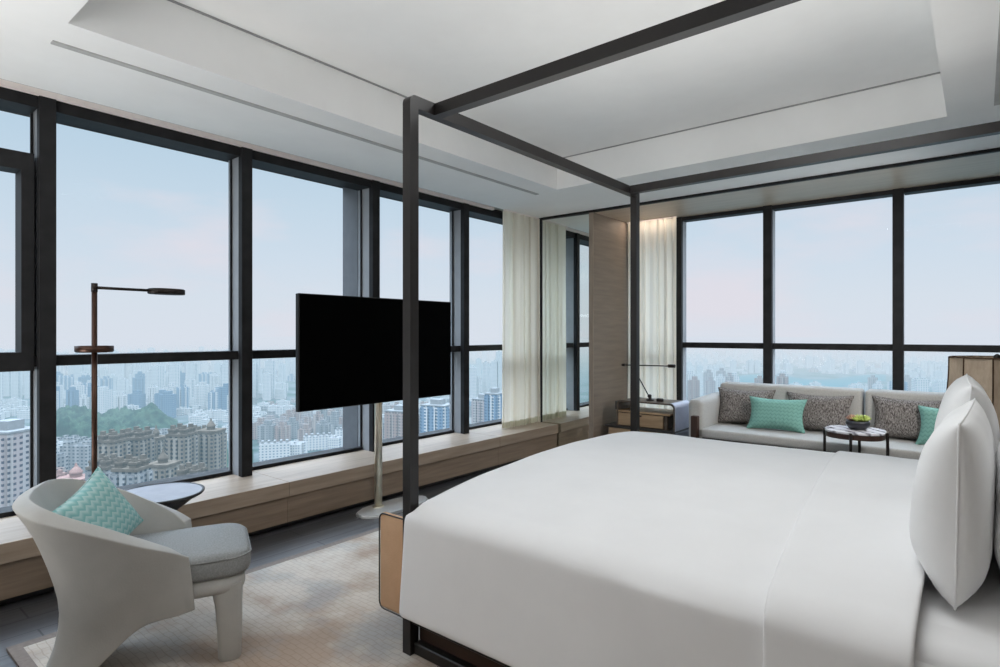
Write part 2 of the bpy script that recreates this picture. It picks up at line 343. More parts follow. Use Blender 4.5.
def obj(name, bm, mat, parent=None, smooth=False, loc=None):
    bmesh.ops.recalc_face_normals(bm, faces=list(bm.faces))
    me = bpy.data.meshes.new(name); bm.to_mesh(me); bm.free()
    me.materials.append(mat)
    if smooth:
        for p in me.polygons: p.use_smooth = True
    o = bpy.data.objects.new(name, me); C.objects.link(o)
    if parent is not None: o.parent = parent
    if loc is not None: o.location = loc
    return o
def auto(o, ang=40):
    me = o.data
    for p in me.polygons: p.use_smooth = True
    bm = bmesh.new(); bm.from_mesh(me)
    for e in bm.edges:
        if len(e.link_faces) == 2 and e.calc_face_angle(0) > math.radians(ang): e.smooth = False
    bm.to_mesh(me); bm.free(); return o
def mod(o, kind, **k):
    m = o.modifiers.new(kind.lower(), kind)
    for a, v in k.items(): setattr(m, a, v)
    return m
def thing(name, label, cat, loc=(0, 0, 0), rotz=0, group=None):
    o = bpy.data.objects.new(name, None); C.objects.link(o); o.empty_display_size = .1
    o.location = loc; o.rotation_euler = (0, 0, rotz); tag(o, label, cat, group); return o
def tag(o, label, cat, group=None, kind='thing'):
    o['label'] = label; o['category'] = cat; o['kind'] = kind
    if group: o['group'] = group
    return o
def struct(name, bm, mat, parent=None, label=None):
    o = obj(name, bm, mat, parent)
    if parent is None: o['kind'] = 'structure'
    return o
def struct_empty(name, loc=(0, 0, 0)):
    o = bpy.data.objects.new(name, None); C.objects.link(o); o.location = loc; o['kind'] = 'structure'; return o

# ------------------------------------------------------------------ room shell
XB = -3.52      # front of the window ledge
XG = -4.04      # glass of the long window wall
YM = 5.32       # mirror / alcove opening
YG = 6.20       # glass behind the sofa
XH = 0.46       # head wall
YBK = -2.6      # wall behind the camera
ZC = 2.58
struct('floor', bxm(-4.3, XH+.1, YBK-.1, 6.4, -.12, 0), M['floor'])
def ceiling_bm():
    bm = bmesh.new()
    tx0, tx1, ty0, ty1, zt = -2.91, -.15, .735, 4.34, 2.85
    x0, x1, y0, y1 = -3.80, XH+.1, YBK-.1, YM
    def q(*p): bm.faces.new([bm.verts.new(v) for v in p])
    def flat(a, b, c, d, z): q((a,c,z),(b,c,z),(b,d,z),(a,d,z))
    flat(x0, tx0, y0, y1, ZC); flat(tx1, x1, y0, y1, ZC); flat(tx0, tx1, y0, ty0, ZC); flat(tx0, tx1, ty1, y1, ZC)
    for a, b in (((tx0,ty0),(tx0,ty1)),((tx0,ty1),(tx1,ty1)),((tx1,ty1),(tx1,ty0)),((tx1,ty0),(tx0,ty0))):
        q((a[0],a[1],ZC),(b[0],b[1],ZC),(b[0],b[1],zt),(a[0],a[1],zt))
    flat(tx0, tx1, ty0, ty1, zt)
    # roof slab over everything and the blind pocket along the windows
    box(bm, -4.35, XH+.1, YBK-.1, 6.45, 2.95, 3.1)
    q((x0,y0,ZC),(x0,y1,ZC),(x0,y1,2.95),(x0,y0,2.95))
    return bm
struct('ceiling', ceiling_bm(), M['ceiling'])
# grey strips paint in the shadow gap at the top of the tray, linear slots
bm = bmesh.new()
for a in ((-2.91,-2.898,.735,4.34),(-.162,-.15,.735,4.34),(-2.91,-.15,4.328,4.34),(-2.91,-.15,.735,.747)): box(bm, *a, 2.843, 2.8495)
struct('trim_1', bm, M['line'])
struct('trim_2', bxm(-3.16, -3.125, .735, 4.37, 2.573, 2.582), M['slot'])
struct('trim_3', bxm(.06, .095, .735, 4.28, 2.573, 2.582), M['slot'])
# blind pocket back board + pale blind rail
struct('trim_4', bxm(-3.93, -3.80, YBK, YM-.02, 2.60, 2.63), M['slot'])
struct('trim_5', bxm(-3.90, -3.865, YBK, 4.62, 2.572, 2.60), M['pink'])
# walls
struct('wall_head', bxm(XH, XH+.15, YBK-.1, 6.45, -.1, 3.0), M['wallpaint'])
struct('wall_back', bxm(-4.35, XH+.1, YBK-.2, YBK, -.1, 3.0), M['wallpaint'])
bm = bmesh.new(); box(bm, -4.35, -3.98, YBK-.1, 6.4, -.1, .30); box(bm, -4.35, -3.95, YBK-.1, 6.4, 2.58, 3.0); struct('wall_left', bm, M['gap'])
struct('wall_light_block', bxm(-4.35, -3.86, YBK-.1, -.26, .30, 2.95), M['panel'])  # unseen; stands in for rear window bays to cut light on the bed side
bm = bmesh.new(); box(bm, -4.35, XH+.1, 6.16, 6.45, -.1, .42); box(bm, -4.35, XH+.1, 6.16, 6.45, 2.575, 3.0); struct('wall_far', bm, M['jamb'])
# corner pier between the two window walls, faced with wood on the alcove side
struct('wall_pier', bxm(-4.30, -3.145, YM+.028, 6.30, 0, 2.95), M['gap'])
struct('wall_alcove', bxm(-3.145, -3.10, YM-.012, 6.12, 0, ZC), M['panel'])
struct('trim_6', bxm(-3.148, -3.098, YM-.022, YM-.0125, 0, ZC-.012), M['panel_edge'])
struct('trim_7', bxm(-3.795, -3.75, YM-.03, YM+.01, 0, ZC-.001), M['frame'])
bm = bmesh.new(); box(bm, -3.098, XH, YM, 6.13, 2.556, 2.576); struct('trim_8', bm, M['soffit'])
struct('trim_9', bxm(-3.75, XH, YM-.035, YM-.001, 2.556, 2.579), M['frame'])
mir = obj('wall_mirror', bxm(0, .602, 0, .01, 0.0, 2.556), M['mirror'], None, False, (-3.75, YM-.018, 0)); mir.rotation_euler = (0, 0, math.radians(1.5))
tag(mir, 'tall frameless mirror panel on the pier between curtain and wood panelling', 'mirror')

# ------------------------------------------------------------------ windows
def win_left(n, y0, y1, first=False, mull=True, fin=False, casement=False):
    e = struct_empty('window_%d' % n, (0, 0, 0))
    struct('mullion', bxm(-3.935, -3.885, y0-.0, y0+.075, .32, 2.578, .002, 1), M['frame'], e)
    struct('jamb', bxm(-4.09, -3.935, y0+.006, y0+.074, .32, 2.57), M['jamb'], e)
    struct('jamb_line', bxm(-4.047, -4.033, y0-.006, y0+.005, .32, 2.57), M['frame'], e)
    if fin: struct('outer_fin', bxm(-4.30, -4.09, y0+.002, y0+.078, .2, 2.6), M['fin'], e)
    a, b = y0+.08, y1
    struct('head_frame', bxm(-4.08, -3.91, y0+.08 if False else a, b, 2.512, 2.575), M['frame'], e)
    struct('transom', bxm(-4.08, -3.935, a, b, 1.122, 1.18), M['frame'], e)
    struct('bottom_rail', bxm(-4.06, -4.02, a, b, .318, .345), M['frame'], e)
    if casement:
        struct('casement_frame', casement_bm(a, b-.012), M['frame'], e)
    struct('pane', bxm(XG-.006, XG, a, b, 1.15, 2.54), M['glass'], e)
    struct('pane', bxm(XG-.006, XG, a, b, .32, 1.15), M['glass'], e)
def casement_bm(a, b):
    bm = bmesh.new(); x0, x1 = -4.06, -3.93
    box(bm, x0, x1, a, b, 2.17, 2.265); box(bm, x0, x1, a, b, 1.10, 1.20)
    box(bm, x0, x1, b-.055, b, 1.20, 2.17); box(bm, x0, x1, a, a+.055, 1.20, 2.17)
    return bm
ys = [.855+1.11*k for k in range(-1, 5)]          # -.255 ... 5.295
for i in range(len(ys)-1):
    win_left(i+1, ys[i], ys[i+1], fin=(abs(ys[i]-3.075) < .02), casement=(abs(ys[i]+.255) < .02))
win_left(len(ys), ys[-1], ys[-1]+.1)
def win_far(n, x0, x1):
    e = struct_empty('window_%d' % n, (0, 0, 0))
    struct('mullion', bxm(x0, x0+.08, 6.105, 6.15, .42, 2.556, .002, 1), M['frame'], e)
    struct('jamb', bxm(x0+.006, x0+.074, 6.15, 6.26, .42, 2.55), M['jamb'], e)
    a, b = x0+.08, x1
    struct('head_frame', bxm(a, b, 6.12, 6.24, 2.515, 2.554), M['frame'], e)
    struct('transom', bxm(a, b, 6.14, 6.24, 1.147, 1.205), M['frame'], e)
    struct('bottom_rail', bxm(a, b, 6.16, 6.22, .42, .45), M['frame'], e)
    struct('pane', bxm(a, b, YG, YG+.006, 1.17, 2.53), M['glass'], e)
    struct('pane', bxm(a, b, YG, YG+.006, .42, 1.17), M['glass'], e)
xs = [-3.13, -2.565, -1.655, -.59, .39]
for i in range(4): win_far(10+i, xs[i], xs[i+1])
win_far(14, xs[-1], XH)

# ------------------------------------------------------------------ window ledge
lg = thing('window_ledge', 'long low oak ledge running under the tall windows', 'window seat')
for a, b in ((YBK, -.1), (-.098, 2.1), (2.102, 4.29), (4.292, YM-.035)):
    obj('top_board', bxm(-4.02, XB, a, b, .225, .32, .002, 1), M['bench_top'], lg)
    obj('front_panel', bxm(-3.98, XB-.022, a, b, .05, .222), M['bench_front'], lg)
obj('toe_kick', bxm(-3.98, XB-.10, YBK, YM-.04, 0.0, .05), M['gap'], lg)

# ------------------------------------------------------------------ curtains
def curtain_rows(L, h, amp, seed, nfold, flare, hem=False):
    rr = random.Random(seed); ph = [rr.uniform(0, 6) for _ in range(3)]
    rows = []; nz, nu = (18, 170)
    zs = [h*k/nz for k in range(nz+1)] if not hem else [0, .03, .06]
    for z in zs:
        v = z/h; row = []
        for k in range(nu+1):
            u = k/nu
            w = u*nfold*2*PI
            off = amp*(math.sin(w+.9*math.sin(w*.37+ph[0]))*(.75+.25*math.sin(w*.23+ph[1])))*(1.05-.25*v)
            s = (u-.5)*L*(1+flare*(1-v)*(1-v)) + .004*math.sin(3*v+ph[2]+w*.5)
            row.append((s+.010*math.sin(2*w), off, z))
        rows.append(row)
    return rows
def curtain(loc, rz, L, h, label, seed, nfold):
    t = thing('curtain', label, 'curtain', loc, rz)
    bm = bmesh.new(); grid(bm, curtain_rows(L, h, .034, seed, nfold, .05)); o = obj('drape', bm, M['curtain'], t, True)
    bm = bmesh.new(); grid(bm, [[(x, y*1.0-.0015, z) for x, y, z in r] for r in curtain_rows(L, h, .034, seed, nfold, .05, True)]); obj('hem', bm, M['hem'], t, True)
    bm = bmesh.new(); box(bm, -L/2, L/2, -.012, .012, h, h+.012); obj('track', bm, M['pink'], t)
curtain((-3.79, 4.985, .322), PI/2, .60, 2.245, 'cream sheer curtain gathered on the window ledge beside the mirror', 3, 7)
curtain((-2.79, 6.02, .02), 0, .58, 2.52, 'cream sheer curtain gathered behind the console with the desk lamp', 8, 7)

# ------------------------------------------------------------------ rug
rg = thing('rug', 'large mottled beige rug with taupe border under armchair and bed', 'rug')
obj('pile', bxm(-3.035, .2, .615, 4.35, .0, .012), M['rug'], rg)
bm = bmesh.new(); box(bm, -3.085, -3.035, .57, 4.395, 0, .0125); box(bm, -3.035, .245, .57, .615, 0, .0125); box(bm, .2, .245, .615, 4.395, 0, .0125); box(bm, -3.035, .2, 4.35, 4.395, 0, .0125)
obj('border', bm, M['rug_border'], rg)

# ------------------------------------------------------------------ canopy bed
X0, Y0, Y1, X1, H = -1.78, 1.60, 3.59, .36, 2.26
s = .0225
bed = thing('canopy_bed', 'four-poster bed with thin black canopy frame and tan footboard', 'bed', (-.7, 2.58, .0))
def bl(bm): bmesh.ops.translate(bm, verts=list(bm.verts), vec=(.7, -2.58, 0)); return bm
def foot_arch(xc):
    """two posts and the rail between them, bent corners; returned as separate meshes"""
    return None
for px_ in (X0, X1):
    for py, sg in ((Y0, 1), (Y1, -1)):
        bm = bmesh.new(); vs, fs = box(bm, px_-s, px_+s, py-s, py+s, .013, H)
        # round the outer top corner
        e = [e for e in bm.edges if all(abs(v.co.z-H) < 1e-4 and abs(v.co.y-(py-sg*s)) < 1e-4 for v in e.verts)]
        bmesh.ops.bevel(bm, geom=e, offset=.03, segments=6, profile=.5, affect='EDGES')
        obj('post', bl(bm), M['bedmetal'], bed)
    obj('canopy_rail', bl(bxm(px_-s, px_+s, Y0+s, Y1-s, H-.05, H)), M['bedmetal'], bed)
for yy in (Y0+.135, Y1-.10):
    obj('canopy_rail', bl(bxm(X0+s, X1-s, yy-s, yy+s, H-.05, H-.001)), M['bedmetal'], bed)
for yy in (Y0, Y1):
    obj('side_rail', bl(bxm(X0+s, X1-s, yy-.018, yy+.018, .14, .30, .004, 1)), M['bedmetal'], bed)
obj('base', bl(bxm(X0+.022, X1-.05, Y0+.03, Y1-.03, .06, .34)), M['bedwood'], bed)
obj('plinth', bl(bxm(X0+.023, X1-.024, Y0-.005, Y1+.005, .013, .06, .004, 1)), M['bedmetal'], bed)
obj('mattress', bl(bxm(X0+.05, X1-.06, Y0+.0, Y1-.0, .345, .60, .06, 4)), M['linen'], bed, True)
for yy, sg in ((Y0+.03, 1), (Y1-.03, -1)):
    fb = auto(obj('end_panel', bl(bxm(-1.992, X0-.03, yy-.018, yy+.018, .129, .532, .012, 2)), M['leather'], bed), 50)
    fb['label'] = 'tan leather end panel with dark piping'
    bm = bmesh.new()
    x0, x1, z0, z1, r = -1.993, X0-.029, .128, .533, .03
    pts = []
    for cx, cz, a0 in ((x1-r, z1-r, 0), (x0+r, z1-r, 90), (x0+r, z0+r, 180), (x1-r, z0+r, 270)):
        for k in range(5):
            a = math.radians(a0+k*22.5); pts.append((cx+r*math.cos(a), yy-sg*.017, cz+r*math.sin(a)))
    pts.append(pts[0]); loop_tube(bm, pts, .0032)
    obj('piping', bl(bm), M['piping_dark'], fb, True)
obj('foot_shelf', bl(bxm(-1.985, X0-.03, Y0+.05, Y1-.05, .15, .34, .01, 2)), M['leather'], bed)
hb = obj('headboard', bl(bxm(X1+.024, XH-.002, Y0-.02, Y1+.02, .1, 1.25, .02, 2)), M['headboard'], bed)

# duvet -----------------------------------------------------------
def profile_y(zt, hem, ynear, yfar, n_top=26):
    pts = [(ynear-.012, hem)]
    for k in range(1, 9): pts.append((ynear-.012+.012*math.sin(k/8*PI/2), hem+(zt-.10-hem)*k/8))
    for k in range(1, 7):
        a = k/6*PI/2; pts.append((ynear+.13*(1-math.cos(a)), zt-.10+.085*math.sin(a)))
    for k in range(1, n_top):
        u = k/n_top; pts.append((ynear+.13+(yfar-ynear-.26)*u, zt-.015+.038*u+.05*math.sin(PI*u)**.7))
    for k in range(7):
        a = (1-k/6)*PI/2; pts.append((yfar-.13*(1-math.cos(a)), zt-.10+.123*math.sin(a)))
    for k in range(1, 7): pts.append((yfar+.01, zt-.10-(zt-.10-hem)*k/6))
    return pts
def duvet_bm(xa, xb, zt, hem, yn, yf, nx, edge_a=None, edge_b=None, tuck=False, wr=.006, seed=0):
    bm = bmesh.new(); prof = profile_y(zt, hem, yn, yf); rows = []
    for i in range(nx+1):
        u = i/nx; row = []
        for j, (y, z) in enumerate(prof):
            v = min(1, max(0, (y-yn)/(yf-yn)))
            a = edge_a(v) if edge_a else xa; b = edge_b(v) if edge_b else xb
            x = a+(b-a)*u
            zz = z
            if tuck and y > yn+.02:        # foot end: rolls down behind the footboard
                d = x-a
                if d < .04: zz = min(z, z-(.06*(1-math.sqrt(max(0, 1-((.04-d)/.04)**2)))))
            top = z > zt-.06
            nzv = noise.noise(Vector((x*2.2+seed, y*3.1, z*2)))
            n2 = noise.noise(Vector((x*7+seed, y*1.6, z*1.5+4)))
            if top: zz += wr*1.4*nzv+wr*.5*n2
            else: y = y-abs(wr*1.6*nzv)*(1 if y < yn+.1 else -1)
            if j < 9: x -= .012*(1-j/8)*(1-u)**6 if tuck else 0
            row.append((x, y, zz))
        rows.append(row)
    grid(bm, rows); return bm
YN, YF = Y0-.045, Y1+.03
fold_edge = lambda v: -.42-.17*v
dv = obj('duvet', duvet_bm(-1.775, -.40, .645, .175, YN, YF, 60, edge_b=lambda v: fold_edge(v)+.12, tuck=True), M['linen'], None, True)
mod(dv, 'SOLIDIFY', thickness=.014, offset=-1); mod(dv, 'SUBSURF', levels=1, render_levels=1)
tag(dv, 'white duvet spread over the canopy bed and hanging down its side', 'duvet')
fs_ = obj('turned_down_fold', duvet_bm(-.4, -.11, .663, .165, YN-.016, YF+.012, 26, edge_a=fold_edge, wr=.005, seed=5), M['linen'], dv, True)
mod(fs_, 'SOLIDIFY', thickness=.02, offset=-1); mod(fs_, 'SUBSURF', levels=1, render_levels=1)
sh = obj('bottom_sheet', duvet_bm(-.2, X1-.03, .604, .16, YN+.012, YF-.02, 24, wr=.007, seed=9), M['linen'], None, True)
tag(sh, 'white fitted sheet under the pillows at the head of the bed', 'bed sheet')

# ------------------------------------------------------------------ pillows
def pillow_bm(w, h, t, n=26, corner=.06, wr=.004, seed=0, sag=0, full=3, back=1):
    bm = bmesh.new()
    def P(u, v, sd):
        x = w/2*u*(1-corner*(1-v*v)); z = h/2*v*(1-corner*(1-u*u))
        q = max(0, (1-abs(u)**full))*max(0, (1-abs(v)**3))
        y = sd*t/2*q**.55
        if q > 0: y += wr*min(1, q*6)*noise.noise(Vector((x*9+seed, z*9, sd*3)))
        z2 = z+h/2
        if sd > 0: y *= back
        if sag: y *= 1+sag*(.5-z2/h)
        return (x, y, z2)
    f = [[bm.verts.new(P(math.sin((2*i/n-1)*PI/2), math.sin((2*j/n-1)*PI/2), 1)) for j in range(n+1)] for i in range(n+1)]
    b = [[f[i][j] if i in (0, n) or j in (0, n) else bm.verts.new(P(math.sin((2*i/n-1)*PI/2), math.sin((2*j/n-1)*PI/2), -1)) for j in range(n+1)] for i in range(n+1)]
    for i in range(n):
        for j in range(n):
            bm.faces.new((f[i][j], f[i+1][j], f[i+1][j+1], f[i][j+1])); bm.faces.new((b[i][j], b[i][j+1], b[i+1][j+1], b[i+1][j]))
    ring = [(w/2*u*(1-corner*(1-v*v)), 0, h/2*v*(1-corner*(1-u*u))+h/2) for u, v in
            [(k/10-1, -1) for k in range(20)]+[(1, k/10-1) for k in range(20)]+[(1-k/10, 1) for k in range(20)]+[(-1, 1-k/10) for k in range(21)]]
    return bm, ring
def pillow(name, label, cat, loc, rz, tilt, w, h, t, mat, pmat=None, group=None, roll=0, seed=0, corner=.06, wr=.004, pr=.004, sag=0, full=3, back=1):
    bm, ring = pillow_bm(w, h, t, seed=seed, corner=corner, wr=wr, sag=sag, full=full, back=back)
    o = obj(name, bm, mat, None, True)
    o.matrix_world = Matrix.Translation(loc) @ Matrix.Rotation(rz, 4, 'Z') @ Matrix.Rotation(tilt, 4, 'X') @ Matrix.Rotation(roll, 4, 'Y')
    tag(o, label, cat, group)
    if pmat:
        b2 = bmesh.new(); loop_tube(b2, ring, pr, 6); p = obj('piping', b2, pmat, o, True)
    return o
W = M['pillow_white']
# local +y is the back; rz=-90deg turns the face towards the foot of the bed
pillow('bed_pillow', 'white bed pillow standing in the front row nearest the camera', 'pillow', (-.034, 2.17, .63), -PI/2-.035, math.radians(-1), .74, .45, .215, W, W, back=.6, seed=1, wr=.008, sag=.35, pr=.003, full=7, corner=.03)
pillow('bed_pillow', 'white bed pillow standing in the front row nearest the sofa', 'pillow', (-.06, 3.0, .632), -PI/2+.03, math.radians(-3), .76, .485, .20, W, W, seed=4, wr=.008, sag=.35, pr=.003, full=7, corner=.03)
pillow('bed_pillow', 'white bed pillow in the back row, partly hidden by the nearest front pillow', 'pillow', (.105, 2.18, .615), -PI/2+.03, math.radians(-5), .74, .46, .19, W, W, seed=7, wr=.008, sag=.35, pr=.003, full=7, corner=.03)
pillow('bed_pillow', 'white bed pillow in the back row, below the pleated lampshade', 'pillow', (.135, 2.99, .615), -PI/2-.02, math.radians(-5), .74, .48, .19, W, W, seed=9, wr=.008, sag=.35, pr=.003, full=7, corner=.03)

# ------------------------------------------------------------------ nightstand + lamp beyond the bed
ns = thing('nightstand', 'dark wooden nightstand beyond the far side of the bed, under the pleated lamp', 'nightstand', (.13, 4.06, 0))
obj('carcass', bxm(-.27, .27, -.24, .24, .06, .527, .006, 1), M['walnut_dark'], ns)
obj('top', bxm(-.285, .285, -.25, .25, .527, .552, .004, 1), M['walnut_dark'], ns)
for z in (.08, .305): obj('drawer', bxm(-.285, -.272, -.22, .22, z, z+.21, .003, 1), M['walnut'], ns)
for a in (-.24, .2):
    for b in (-.21, .17): obj('leg', bxm(a, a+.04, b, b+.04, .0, .06), M['legwood'], ns)
lp = thing('table_lamp', 'table lamp with beige pleated panel shade beyond the bed pillows', 'lamp', (.070, 4.05, .552))
obj('base', lathem([(.07, 0), (.075, .01), (.075, .022), (.02, .03)]), M['lampblack'], lp, True)
obj('stem', lathem([(.012, .03), (.012, .40)], n=14), M['lampblack'], lp, True)
obj('finial', lathem([(.012, .60), (.016, .61), (.016, .63), (.004, .64)], n=14), M['lampblack'], lp, True)
def shade_pt(k, n, v):
    a = 2*PI*k/n+.22; r = .205+.012*(1-v)**2*2 + .035*(1-v)**3; 
    return r*math.cos(a), r*math.sin(a)
nf = 10; bm = bmesh.new(); rows = []
for j in range(13):
    v = j/12; row = []
    for k in range(nf):
        x0, y0 = shade_pt(k, nf, v); x1, y1 = shade_pt(k+1, nf, v)
        for q in range(6):
            f = q/6; sc = 1-.05*math.sin(PI*f)
            row.append(((x0+(x1-x0)*f)*sc, (y0+(y1-y0)*f)*sc, .215+.405*v))
    row.append(row[0]); rows.append(row)
grid(bm, rows); bmesh.ops.remove_doubles(bm, verts=list(bm.verts), dist=1e-5)
shd = obj('lamp_shade', bm, M['shade'], lp); mod(shd, 'SOLIDIFY', thickness=.003)
for k in range(nf):
    bm = bmesh.new(); tube(bm, [(*[c*1.005 for c in shade_pt(k, nf, j/12)], .213+.41*j/12) for j in range(13)], .0035, 6); obj('rib', bm, M['shade_rib'], shd, True)
for v, z in ((0, .214), (1, .621)):
    bm = bmesh.new(); loop_tube(bm, [(*shade_pt(k, nf, v), z) for k in range(nf+1)], .004, 6); obj('rim', bm, M['shade_rib'], shd)
bm = bmesh.new()
for k in range(0, nf, 2):
    x, y = shade_pt(k, nf, 1); tube(bm, [(x, y, .618), (0, 0, .605)], .003, 6)
obj('spider', bm, M['shade_rib'], shd)

# ------------------------------------------------------------------ television on its stand
tv = thing('television', 'black flat television on a brass pole stand before the windows', 'television', (-3.38, 2.78, 0))
obj('screen', bxm(.003, .008, -.69, .69, .802, 1.552), M['tvblack'], tv)
obj('bezel', bxm(-.035, .002, -.70, .70, .794, 1.560, .004, 1), M['tvbezel'], tv)
obj('bracket', bxm(-.05, -.03, -.15, .12, 1.0, 1.35, .004, 1), M['tvbezel'], tv)
obj('pole', lathem([(.028, .02), (.028, 1.33), (.022, 1.34)], n=24, cx=-.055, cy=-.01), M['brass'], tv, True)
obj('collar', lathem([(.042, .018), (.042, .028), (.030, .032)], n=24, cx=-.055, cy=-.01), M['brass'], tv, True)
bm = bmesh.new(); pts = []
for k in range(40):
    a = 2*PI*k/40; c, s_ = math.cos(a), math.sin(a); e = 2.8
    f = (abs(c)**e+abs(s_)**e)**(-1/e); pts.append((.0+.13*c*f, .09+.31*s_*f))
prism(bm, pts, 0, .022); bmesh.ops.bevel(bm, geom=[e for e in bm.edges if all(abs(v.co.z-.022) < 1e-4 for v in e.verts)], offset=.01, segments=3, affect='EDGES')
auto(obj('base', bm, M['steel'], tv), 35)

# ------------------------------------------------------------------ floor lamp
fl = thing('floor_lamp', 'slim bronze reading floor lamp with tray behind the armchair', 'lamp', (-3.16, .90, 0))
obj('base', lathem([(.13, .0), (.135, .006), (.135, .018), (.02, .026)]), M['bronze'], fl, True)
obj('pole', lathem([(.0115, .02), (.0115, 1.53)], n=14), M['bronze'], fl, True)
obj('tray', lathem([(.070, 1.213), (.076, 1.219), (.076, 1.243), (.072, 1.243), (.070, 1.225), (.012, 1.225)], n=36), M['bronze'], fl, True)
obj('joint', lathem([(.013, 1.492), (.013, 1.532)], n=14), M['lampblack'], fl, True)
bm = bmesh.new(); tube(bm, [(0, 0, 1.512), (0, .26, 1.512)], .007); obj('arm', bm, M['lampblack'], fl, True)
bm = bmesh.new(); lathe(bm, [(.030, 1.494), (.072, 1.496), (.075, 1.50), (.075, 1.52), (.07, 1.524)], n=32, sx=.75, sy=1.15, cy=.31); obj('lamp_head', bm, M['lampblack'], fl, True)

# ------------------------------------------------------------------ round side table
st = thing('side_table', 'round black trumpet side table with pale top beside the armchair', 'table', (-3.175, 1.18, 0))
obj('body', lathem([(.13, 0), (.135, .006), (.11, .02), (.05, .07), (.035, .2), (.04, .33), (.08, .41), (.16, .47), (.198, .490), (.205, .497), (.205, .505), (.198, .507), (.194, .500), (.05, .498)], n=56), M['table_black'], st, True)
obj('table_top', lathem([(.001, .499), (.193, .499), (.193, .503), (.001, .503)], n=56), M['table_top'], st)

# ------------------------------------------------------------------ armchair
ch = thing('armchair', 'taupe leather tub armchair with grey seat and flared back leg', 'armchair', (-2.585, .905, .0125), math.radians(-23.5))
def crom(P, t):
    n = len(P)-1; f = min(max(t*n, 0), n-1e-6); i = int(f); u = f-i
    p0, p1, p2, p3 = P[max(i-1, 0)], P[i], P[i+1], P[min(i+2, n)]
    return tuple(.5*((2*b)+(-a+c)*u+(2*a-5*b+4*c-d)*u*u+(-a+3*b-3*c+d)*u**3) for a, b, c, d in zip(p0, p1, p2, p3))
# half of the shell from the back centre (w=0) to the arm front (w=1): bottom, low, mid, high, rim
half = [
 [(0, -.330, .0), (0, -.275, .16), (0, -.270, .32), (0, -.335, .54), (0, -.40, .685)],
 [(.10, -.320, .0), (.11, -.265, .16), (.13, -.255, .32), (.14, -.315, .54), (.165, -.378, .682)],
 [(.165, -.26, .0), (.18, -.20, .16), (.215, -.19, .32), (.245, -.235, .52), (.285, -.285, .655)],
 [(.185, -.15, .06), (.21, -.115, .19), (.25, -.09, .32), (.285, -.105, .48), (.325, -.125, .597)],
 [(.22, .00, .20), (.24, .01, .27), (.262, .02, .35), (.29, .02, .45), (.312, .02, .530)],
 [(.25, .13, .235), (.258, .13, .28), (.265, .13, .34), (.275, .11, .41), (.285, .11, .487)],
 [(.245, .185, .245), (.25, .182, .285), (.255, .178, .335), (.258, .172, .39), (.258, .165, .452)],
]
def shell_bm():
    bm = bmesh.new(); rows = []
    nu, nv = 30, 14
    for i in range(-nu, nu+1):
        w = abs(i)/nu; sg = 1 if i >= 0 else -1
        ctrl = [crom([half[k][j] for k in range(len(half))], w) for j in range(5)]
        row = []
        for j in range(nv+1):
            x, y, z = crom(ctrl, j/nv); row.append((sg*x, y, max(z, 0)))
        rows.append(row)
    grid(bm, rows); return bm
sh_ = obj('shell', shell_bm(), M['chair'], ch, True)
bpy.context.view_layer.update()
# make sure the outer face normals point outwards, then give the wall its padding inwards
c0 = sh_.data.polygons[len(sh_.data.polygons)//2]
if c0.normal.dot(Vector((c0.center.x, c0.center.y+.1, 0))) < 0: sh_.data.flip_normals()
mod(sh_, 'SOLIDIFY', thickness=.055, offset=-1); mod(sh_, 'BEVEL', width=.022, segments=4, limit_method='ANGLE', angle_limit=math.radians(50)); 
def rounded(x0, x1, y0, y1, rf, rb, n=8):
    pts = []
    for cx, cy, r, a0 in ((x1-rf, y1-rf, rf, 0), (x0+rf, y1-rf, rf, 90), (x0+rb, y0+rb, rb, 180), (x1-rb, y0+rb, rb, 270)):
        for k in range(n+1):
            a = math.radians(a0+90*k/n); pts.append((cx+r*math.cos(a), cy+r*math.sin(a)))
    return pts
def puff(bm, outline, prof, c):
    rings = [[bm.verts.new((c[0]+(x-c[0])*f, c[1]+(y-c[1])*f, z)) for x, y in outline] for f, z in prof]
    n = len(outline)
    for A, B in zip(rings, rings[1:]):
        for k in range(n): bm.faces.new((A[k], A[(k+1) % n], B[(k+1) % n], B[k]))
    bm.faces.new(list(reversed(rings[0]))); bm.faces.new(rings[-1])
seat_out = rounded(-.222, .222, -.2, .385, .09, .14)
bm = bmesh.new(); puff(bm, seat_out, ((.95, .335), (.985, .34), (1, .353), (1, .400), (.985, .416), (.95, .424), (.85, .431), (.5, .437), (.05, .438)), (0, .09))
obj('seat_cushion', bm, M['chair_seat'], ch, True)
bm = bmesh.new(); loop_tube(bm, [(x*.997, y, .408) for x, y in rounded(-.222, .222, -.2, .385, .09, .14)]+[(.222*.997, .295, .408)], .0035, 6); obj('piping', bm, M['chair_seat'], ch, True)
bm = bmesh.new(); puff(bm, rounded(-.212, .212, -.18, .365, .08, .14), ((.94, .268), (.985, .273), (1, .288), (1, .332)), (0, .09))
obj('seat_frame', bm, M['chair'], ch, True)
for sg in (-1, 1):
    bm = bmesh.new(); rows = []
    for z, hx, hy, yo in ((0, .032, .036, 0), (.012, .037, .042, 0), (.12, .040, .045, 0), (.22, .041, .05, -.004), (.27, .041, .056, -.008), (.30, .040, .055, -.010)):
        ring = []
        for k in range(24):
            a = 2*PI*k/24; c, s_ = math.cos(a), math.sin(a); e = 3.2; f = (abs(c)**e+abs(s_)**e)**(-1/e)
            ring.append(bm.verts.new((sg*.168+hx*c*f, .305+yo+hy*s_*f, z)))
        rows.append(ring)
    for A, B in zip(rows, rows[1:]):
        for k in range(24): bm.faces.new((A[k], A[(k+1) % 24], B[(k+1) % 24], B[k]))
    bm.faces.new(list(reversed(rows[0]))); bm.faces.new(rows[-1])
    auto(obj('leg', bm, M['chair'], ch), 60)
